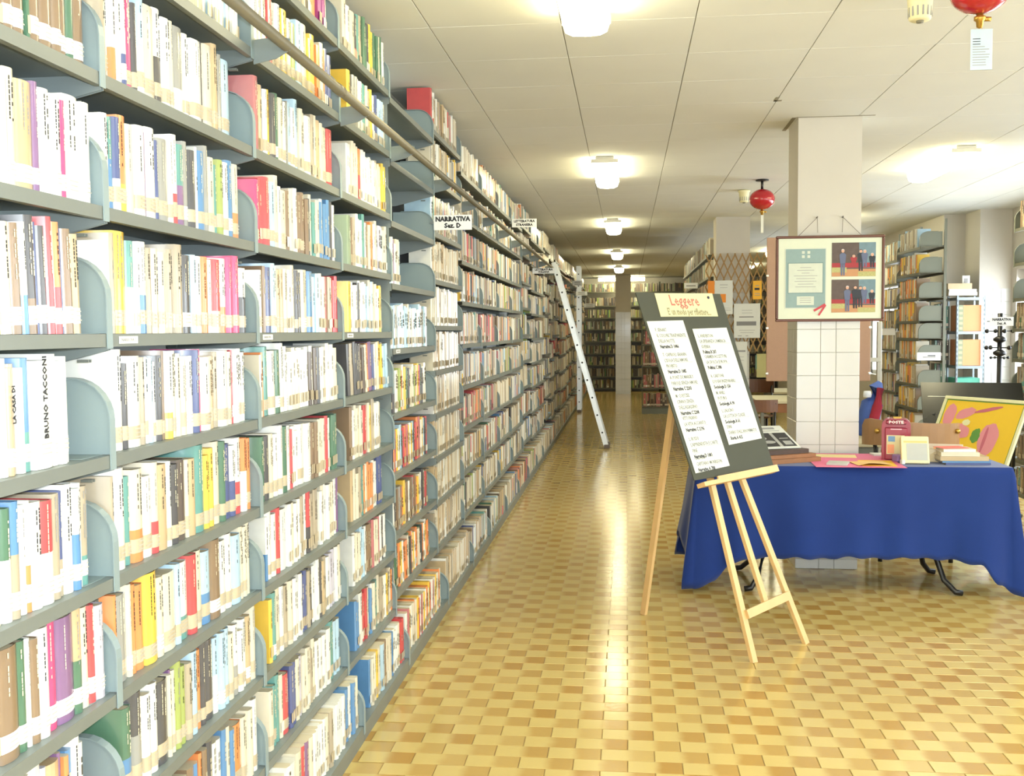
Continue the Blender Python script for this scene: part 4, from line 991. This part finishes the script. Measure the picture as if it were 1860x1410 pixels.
extinguisher(1.243, 9.9, 2.80, .116, 'small looking red ceiling extinguisher left of the column', False)
DET = mat('detector_cream', (226,220,180), .5)
for (x, y, lb_) in ((1.195, 4.5, 'cream ribbed ceiling detector near the large red extinguisher'), (1.155, 10.6, 'cream ceiling detector beside the farther red extinguisher')):
    t = thing('smoke_detector', lb_, 'detector', (x,y,H-.004), group='ceiling detectors'); MB().lathe([(.036,-.118),(.044,-.112),(.048,-.06),(.052,-.02),(.06,-.015),(.06,0)], DET, 20).build('body', t)
    for q in range(14): a = q*2*math.pi/14; MB().box((-.003,.0445,-.104), (.003,.0475,-.066), INKG, Matrix.Rotation(a,4,'Z')).build('vent', t)
    MB().lathe([(.014,-.126),(.016,-.117)], mat('detector_grille', (120,116,100), .5), 12).build('sensor_cap', t)

# ------------------------------------------------------------------ trellis with notices
LAT = mat('trellis_wood', (150,116,62), .6, noise=.15, nscale=15)
tr = thing('trellis', 'brown expanding wooden trellis fixed before the cream column', 'trellis', (.96, 13.03, 1.33))
TWd, THt, dX = .74, 1.20, .0885; sl = .042/.094                             # dx per dz of a slat
for sg, y_ in ((1, -.006), (-1, 0)):
    k = -14
    while k < 24:
        xb = k*dX; pts = []
        z0, z1 = 0.0, THt
        xa, xz = (xb, xb+sl*THt) if sg > 0 else (xb, xb-sl*THt)
        def zx(x): return (x-xa)/(xz-xa)*THt
        lo, hi = min(xa, xz), max(xa, xz)
        if hi > 0.02 and lo < TWd-.02:
            cl = sorted((zx(max(lo, 0)), zx(min(hi, TWd))))
            if cl[1]-cl[0] > .05:
                f = lambda z: xa+(xz-xa)*z/THt
                MB().bar((f(cl[0]), y_, cl[0]), (f(cl[1]), y_, cl[1]),   .016, .005, LAT, up=(0,1,0)).build('slat', tr)
        k += 1
MB().tube([(.35,.0,1.0),(.35,.05,1.0)], .006, BLK, 6).tube([(.35,.0,.2),(.35,.05,.2)], .006, BLK, 6).build('wall_pin', tr)
def notice(name, label, cat, x0, x1, z0, z1, m, bars=(), y_=12.985, extra=None, group='notices on the trellis'):
    t = thing(name, label, cat, ((x0+x1)/2, y_, z0), (0,0,0), group); W_, Hh = x1-x0, z1-z0
    MB().bbox((-W_/2,-.001,0), (W_/2,.001,Hh), m, .0004).build('sheet', t)
    mb = MB()
    for (a, b, c, d, mm) in bars: mb.box((-W_/2+a*W_,-.0022,b*Hh), (-W_/2+c*W_,-.0014,d*Hh), mm)
    if bars: mb.build('print', t)
    return t
ORG = mat('card_orange', (232,140,40), .6, noise=.02)
lines = [(.2,.30+.09*q,.8,.315+.09*q,INKG) for q in range(3)]
notice('notice', 'plain orange notice at the left of the trellis', 'notice', .985, 1.065, 2.02, 2.195, ORG)
notice('notice', 'white notice with an orange rectangle on the trellis', 'notice', 1.067, 1.285, 1.785, 2.20, SHEETM, [(.32,.35,.62,.60,ORG),(.3,.78,.7,.79,INKG),(.28,.86,.72,.875,INKG),(.1,.12,.9,.13,INKG),(.1,.18,.9,.187,INKG)])
notice('notice', 'white notice with a grey band in the middle of the trellis', 'notice', 1.30, 1.615, 1.495, 1.915, SHEETM, [(.1,.36,.85,.48,mat('print_band_grey',(128,128,126),.6)),(.2,.60,.75,.62,INK),(.3,.72,.7,.73,INKG),(.3,.80,.7,.81,INKG),(.2,.22,.8,.23,INKG),(.25,.15,.75,.16,INKG),(.15,.05,.3,.07,INKG),(.45,.05,.55,.07,INKG)])
notice('notice', 'white notice hanging below the trellis', 'notice', 1.265, 1.46, 1.03, 1.45, SHEETM, [(.1,.70,.9,.75,INKG),(.2,.55,.8,.56,INKG),(.2,.45,.8,.46,INKG),(.2,.35,.7,.36,INKG)])
notice('notice', 'olive green notice below the trellis beside the brown panel', 'notice', 1.575, 1.70, 1.01, 1.30, mat('card_olive', (176,170,112), .6), [(-.12,.35,.03,.95,cover('g'))])
t = notice('hanging_tag', 'bright orange yellow tag hanging at the right of the trellis', 'tag', 1.525, 1.632, 1.965, 2.19, mat('tag_amber', (240,178,28), .5, noise=.02), [(.2,.5,.75,.62,INK),(.3,.72,.7,.76,INKG),(.2,.2,.8,.23,INKG),(.2,.3,.8,.33,INKG)])
MB().lathe([(.006,.235),(.016,.232),(.018,.226)], BRS, 10).tube([(0,0,.222),(0,0,.26)], .003, BRS, 6).build('hook', t)

# ------------------------------------------------------------------ brown panel behind the column
BRP = mat('panel_mauve_brown', (168,134,112), .55, noise=.06, nscale=60)
pn = thing('exhibition_screen', 'wide brown display panel standing behind the square column', 'panel', (1.70, 9.6, 0))
MB().bbox((-.45,-.012,1.13), (.46,.012,2.42), BRP, .004).build('panel_board', pn)
GPO = mat('post_grey', (178,176,166), .4, .2)
for x in (-.12, .545): MB().bbox((x-.02,-.02+.035,0), (x+.02,.02+.035,1.66), GPO, .004).build('post', pn); MB().bbox((x-.03,-.22,0), (x+.03,.26,.03), GPO, .004).build('foot', pn)
MB().bbox((-.45,.013,1.3), (.56,.02,1.34), GPO, .003).build('rail', pn)
for x in (-.445, .455):
    for z in (1.2, 1.61, 2.08): MB().bbox((x-.012,-.016,z-.01), (x+.012,-.011,z+.01), mat('clip_bright', (232,230,224), .2, .6), .003).build('clip', pn)

# ------------------------------------------------------------------ reading tables and chairs
DTOP = mat('desk_top_beige', (198,190,158), .35, noise=.04); DMET = mat('desk_metal_grey', (120,122,112), .4, .2); DWD = mat('desk_wood_brown', (142,92,52), .5, noise=.15, nscale=14)
def desk(label, x0, x1, y0, y1, apron):
    t = thing('reading_table', label, 'table', ((x0+x1)/2, (y0+y1)/2, 0), group='reading tables'); a, b = (x1-x0)/2, (y1-y0)/2
    MB().bbox((-a,-b,.71), (a,b,.74), DTOP, .004).build('tabletop', t)
    MB().box((-a+.03,-b+.03,.60 if apron else .65), (a-.03,-b+.05,.71), DWD if apron else DMET).build('apron', t); MB().box((-a+.03,b-.05,.65), (a-.03,b-.03,.71), DMET).build('apron', t)
    for sx in (-1, 1):
        for sy in (-1, 1): MB().bbox((sx*(a-.05)-.02,sy*(b-.05)-.02,0), (sx*(a-.05)+.02,sy*(b-.05)+.02,.71), DMET, .004).build('leg', t)
    return t
desk('beige topped reading table just behind the square column', 1.15, 1.91, 8.02, 8.85, False)
desk('reading table with a brown apron beside the trellis column', 1.56, 2.25, 12.66, 13.85, True)
desk('farther reading table past the trellis column', 1.95, 2.65, 14.5, 15.5, False)
CHW = mat('chair_wood_dark', (104,66,40), .35, noise=.15, nscale=12, coat=.3); CHL = mat('chair_plywood', (158,118,76), .35, noise=.12, nscale=10, coat=.3)
def chair(label, x, y, rz, m, zs=.45, zb=(.66,.88)):
    t = thing('wooden_chair', label, 'chair', (x,y,0), (0,0,rz), 'wooden chairs')
    MB().bbox((-.20,-.20,zs-.025), (.20,.20,zs), m, .008).build('seat', t)
    n = 9; ar = [(-.20+.4*i/n, .20+.05*(1-((i-n/2)/(n/2))**2)) for i in range(n+1)]
    MB().prism(ar+[(x_,y_+.014) for x_, y_ in reversed(ar)], 'z', zb[0], zb[1], m).build('backrest', t)
    for sx in (-1, 1):
        MB().tube([(sx*.17,-.17,zs-.02),(sx*.18,-.19,0)], .013, BLK, 8).build('leg', t)
        MB().tube([(sx*.17,.215,zb[0]+.1),(sx*.17,.19,zs-.01),(sx*.18,.21,0)], .013, BLK, 8).build('leg', t)
    return t
chair('dark wooden chair tucked at the farther reading table', 1.72, 14.2, -.3, CHW, zb=(.74,.92))
chair('dark wooden chair in front of the reading table by the trellis', 1.50, 12.25, math.pi, CHW, zb=(.66,.80))
chair('dark wooden chair at the right of the farthest reading table', 2.50, 14.15, 2.6, CHW, zb=(.70,.86))
ac = thing('armchair', 'armchair with a bent plywood back just behind the blue table', 'chair', (1.96, 7.50, 0))
n = 18; ov = []; iv = []
for i in range(n+1):
    a = math.radians(182+i*176/n); ov.append((.325*math.cos(a), .30*math.sin(a))); iv.append((.309*math.cos(a), .284*math.sin(a)))
V = []; Fc = []; m_ = n+1
for i in range(m_):                                                        # upper edge dips towards the right-hand end
    t = i/n; zt = .985-.04*t; zb = .79+.02*math.sin(math.pi*t)
    zt -= .10*max(0, (abs(t-.5)-.40)/.10)**2*.6
    for (x, y), z in ((ov[i], zb), (ov[i], zt), (iv[i], zt), (iv[i], zb)): V.append((x, y, z))
for i in range(n):
    for k in range(4): Fc.append((i*4+k, i*4+(k+1)%4, i*4+4+(k+1)%4, i*4+4+k))
Fc += [(3,2,1,0), (n*4, n*4+1, n*4+2, n*4+3)]
MB().add(V, Fc, CHL, smooth=False).build('backrest', ac)
MB().bbox((-.24,-.20,.43), (.24,.24,.46), CHW, .01).build('seat', ac)
for x_, y_ in ((-.22,-.18),(.22,-.18),(-.22,.20),(.22,.20)): MB().tube([(x_,y_,.44),(x_*1.06,y_*1.05,0)], .016, BLK, 8).build('leg', ac)
for x_ in (-.265,.265): MB().tube([(x_*.8,-.14,.44),(x_,-.14,.80)], .014, BLK, 8).build('arm_support', ac)
for x_ in (-.265,.265): MB().lathe([(.010,.0),(.018,.004),(.018,.014),(.006,.020)], BRS, 10, Tr(x_,-.182,.90) @ Matrix.Rotation(math.pi/2,4,'X')).build('brass_knob', ac)
jk = MB(); JB = mat('jacket_blue', (64,92,168), .8, noise=.1); JR = mat('jacket_red', (158,36,60), .8, noise=.1)
jk.tube([(0,0,.62),(.01,0,.72),(.0,0,.86),(.03,0,1.0),(.06,0,1.12),(.09,0,1.17)], [.055,.085,.09,.085,.06,.02], JB, 12)
j = jk.build('jacket', None, (1.93, 8.62, 0)); tag(j, 'blue jacket with a red sleeve hung beside the column', 'jacket')
MB().tube([(-.06,-.06,.60),(.0,-.09,.78),(.05,-.085,.98),(.08,-.05,1.12)], [.035,.042,.04,.03], JR, 10).build('sleeve', j)
MB().lathe([(.004,.0),(.03,.0),(.034,.02),(.028,.05)], mat('jacket_white', (220,226,236), .7), 10, Tr(-.02,-.05,1.05)).build('collar', j)

# ------------------------------------------------------------------ slotted rack, dark cabinet, book piles
SLOT = mat('rack_galvanised', (136,146,152), .35, .5); SLH = mat('rack_slot', (70,76,80), .6)
rk = thing('slotted_rack', 'slotted steel rack holding two large orange boxes beside the bright pier', 'rack', (3.56, 11.8, 0))
RW, RD = .30, .34
for x in (0, RW-.022):
    for y in (0, RD-.022):
        mb = MB().box((x,y,0), (x+.022,y+.003,1.95), SLOT).box((x if x == 0 else x+.019,y,0), ((x+.003) if x == 0 else x+.022,y+.022,1.95), SLOT)
        if y == 0:
            for q in range(38): mb.box((x+.008,y-.0006,.03+q*.05), (x+.014,y,.055+q*.05), SLH)
        mb.build('post', rk)
for z in (.30,.72,1.185,1.56,1.93): MB().box((.003,.003,z-.03), (RW-.003,RD-.003,z), SLOT).build('shelf', rk)
OBX = mat('box_orange', (232,160,112), .6, noise=.03); OBL = mat('box_label', (206,204,150), .6)
for z, nm in ((1.56,'upper'),(1.185,'lower')):
    t = thing('archive_box', '%s salmon orange archive box in the slotted rack' % nm, 'box', (3.71, 11.83, z+.001), group='orange boxes in the rack')
    MB().bbox((-.12,0,0), (.12,.28,.285), OBX, .003).build('carton', t)
    mb = MB().box((-.1202,-.0012,0), (-.068,-.0004,.285), mat('box_spine_olive', (150,156,130), .6))
    for q in range(5): mb.box((-.113,-.002,.02+q*.055), (-.078,-.0013,.045+q*.055), OBL)
    mb.build('spine_label', t)
t = thing('archive_box', 'teal archive box on the lower shelf of the slotted rack', 'box', (3.70, 11.83, .721)); MB().bbox((-.125,0,0), (.125,.28,.33), mat('box_teal', (88,176,156), .5, noise=.04), .003).build('carton', t)
mb = MB()
for q in range(3): mb.box((-.09,-.0012,.20+q*.025), (.06,-.0004,.208+q*.025), OBL)
mb.build('print', t)
for q, (lbn, cx_, w_, h, c, rz) in enumerate((('cream book at the bottom of the pile on the slotted rack', 3.63, .30, .034, 'C', 0), ('second cream book in the pile on the slotted rack', 3.625, .29, .034, 'W', .03), ('thick buff book topping the pile on the slotted rack', 3.60, .25, .062, 'c', -.02))):
    flatbook(lbn, cx_, 11.93, 1.951+(0,.0345,.069)[q], w_, .22, h, rz, c, group='books piled on the slotted rack')
slab('rust_box', 'small rust red box at the left end of the book pile', 'box', 3.50, 11.90, 1.9205, .08, .15, .09, 0, mat('box_rust', (160,82,38), .6), .004) if False else None
o = MB().bbox((-.04,0,0), (.04,.012,.09), SHEETM, .002).box((-.022,-.001,.01), (.018,-.0002,.06), INKG).build('photo_stand', None, (3.70,11.95,2.0825)); tag(o, 'little white photo stand on top of the book pile', 'stand')

# ------------------------------------------------------------------ black drawing table, coat stand, signs
dt = thing('drawing_table', 'tilted black drawing table standing behind the framed print', 'table', (2.58, 8.62, 0), (0,0,math.radians(-10)))
sec = [(-.50,.84),(-.50,.865),(.0,1.165),(.012,1.14)]
BGL = mat('board_black_gloss', (34,34,32), .25, noise=.1, nscale=8)
MB().prism([(y*.55,z) for y, z in sec], 'x', -.24, .50, BGL).build('drawing_board', dt)
for x_ in (-.16,.44):
    MB().tube([(x_,-.02,1.05),(x_,.02,.5),(x_+.0,-.02,.02)], [.03,.028,.014], BLK, 8).build('leg', dt)
    MB().tube([(x_,-.22,.93),(x_,.05,.3)], .012, BLK, 8).build('strut', dt)
MB().tube([(-.16,.02,.45),(.44,.02,.45)], .014, BLK, 8).build('crossbar', dt)
for q in range(9): MB().box((.407,-.028,.15+q*.085), (.473,-.020,.165+q*.085), SLOT).build('rung_clip', dt)
o = MB().bbox((-.085,-.003,0), (.085,0,.14), mat('foil_sheet', (226,228,214), .15, .2, coat=.5, noise=.06), .001).build('glossy_sheet', None, (2.44, 8.455, .955), (math.radians(-42),0,math.radians(-10))); tag(o, 'glossy white sheet lying on the left of the black drawing table', 'sheet')
cs = thing('coat_stand', 'black coat stand with round knobs before the bright window', 'coat stand', (3.13, 9.2, 0))
MB().tube([(0,0,.02),(0,0,1.72)], .020, BLK, 12).build('pole', cs)
MB().lathe([(.20,0),(.20,.02),(.05,.035),(.022,.05)], BLK, 20).build('base', cs)
for z in (1.50,1.385): MB().lathe([(.018,z-.03),(.05,z-.012),(.052,z+.008),(.02,z+.028)], BLK, 16).build('collar', cs)
for z, L_, R_, a0 in ((1.57,.095,.019,0),(1.43,.097,.019,.4),(1.345,.06,.012,.2)):
    for q in range(4):
        a = math.pi+q*math.pi/2*1.0+(a0 if q % 2 else 0); p = Vector((math.cos(a), math.sin(a), 0))
        k = MB().tube([(0,0,z), p*L_+Vector((0,0,z))], .005, BLK, 6); k.lathe([(.002,-R_),(R_*.7,-R_*.7),(R_,0),(R_*.7,R_*.7),(.002,R_)], BLK, 12, Tr(p.x*(L_+.01),p.y*(L_+.01),z)); k.build('peg', cs)
hanging_sign(2.84, 3.02, 8.58, 1.612, 1.682, ('NARRATIVA','Sez. A'), 'grey looking sign reading NARRATIVA Sez. A above the coat stand', (.026,.026))
t = thing('sign', 'small white sign at the end of the shelving right of the column', 'sign', (3.07, 11.50, 1.255), group='section signs on the shelving'); MB().bbox((0,-.002,0), (.245,.002,.085), SIGNM, .001).build('plate', t)
MB().box((.10,.002,.02), (.13,.10,.04), STEEL).build('arm', t)
MB().box((.06,-.003,.03), (.19,-.0022,.042), INKG).box((.11,-.003,.045), (.19,-.0022,.056), INK).build('print', t)
t = thing('sign', 'blank white sign on the middle bay right of the column', 'sign', (2.95, 12.62, 1.52), group='section signs on the shelving'); MB().bbox((0,-.002,0), (.17,.002,.075), SIGNM, .001).build('plate', t); MB().box((.1,.002,.03), (.17,.006,.045), STEEL).build('arm', t)
t = thing('sign', 'small white sign on the shelving left of the trellis', 'sign', (.80, 14.9, 2.18), group='section signs on the shelving'); MB().bbox((0,-.002,0), (.19,.002,.08), SIGNM, .001).box((.03,-.003,.03), (.16,-.0022,.045), INKG).build('plate', t); MB().box((.1,.002,.03), (.21,.006,.045), STEEL).build('arm', t)
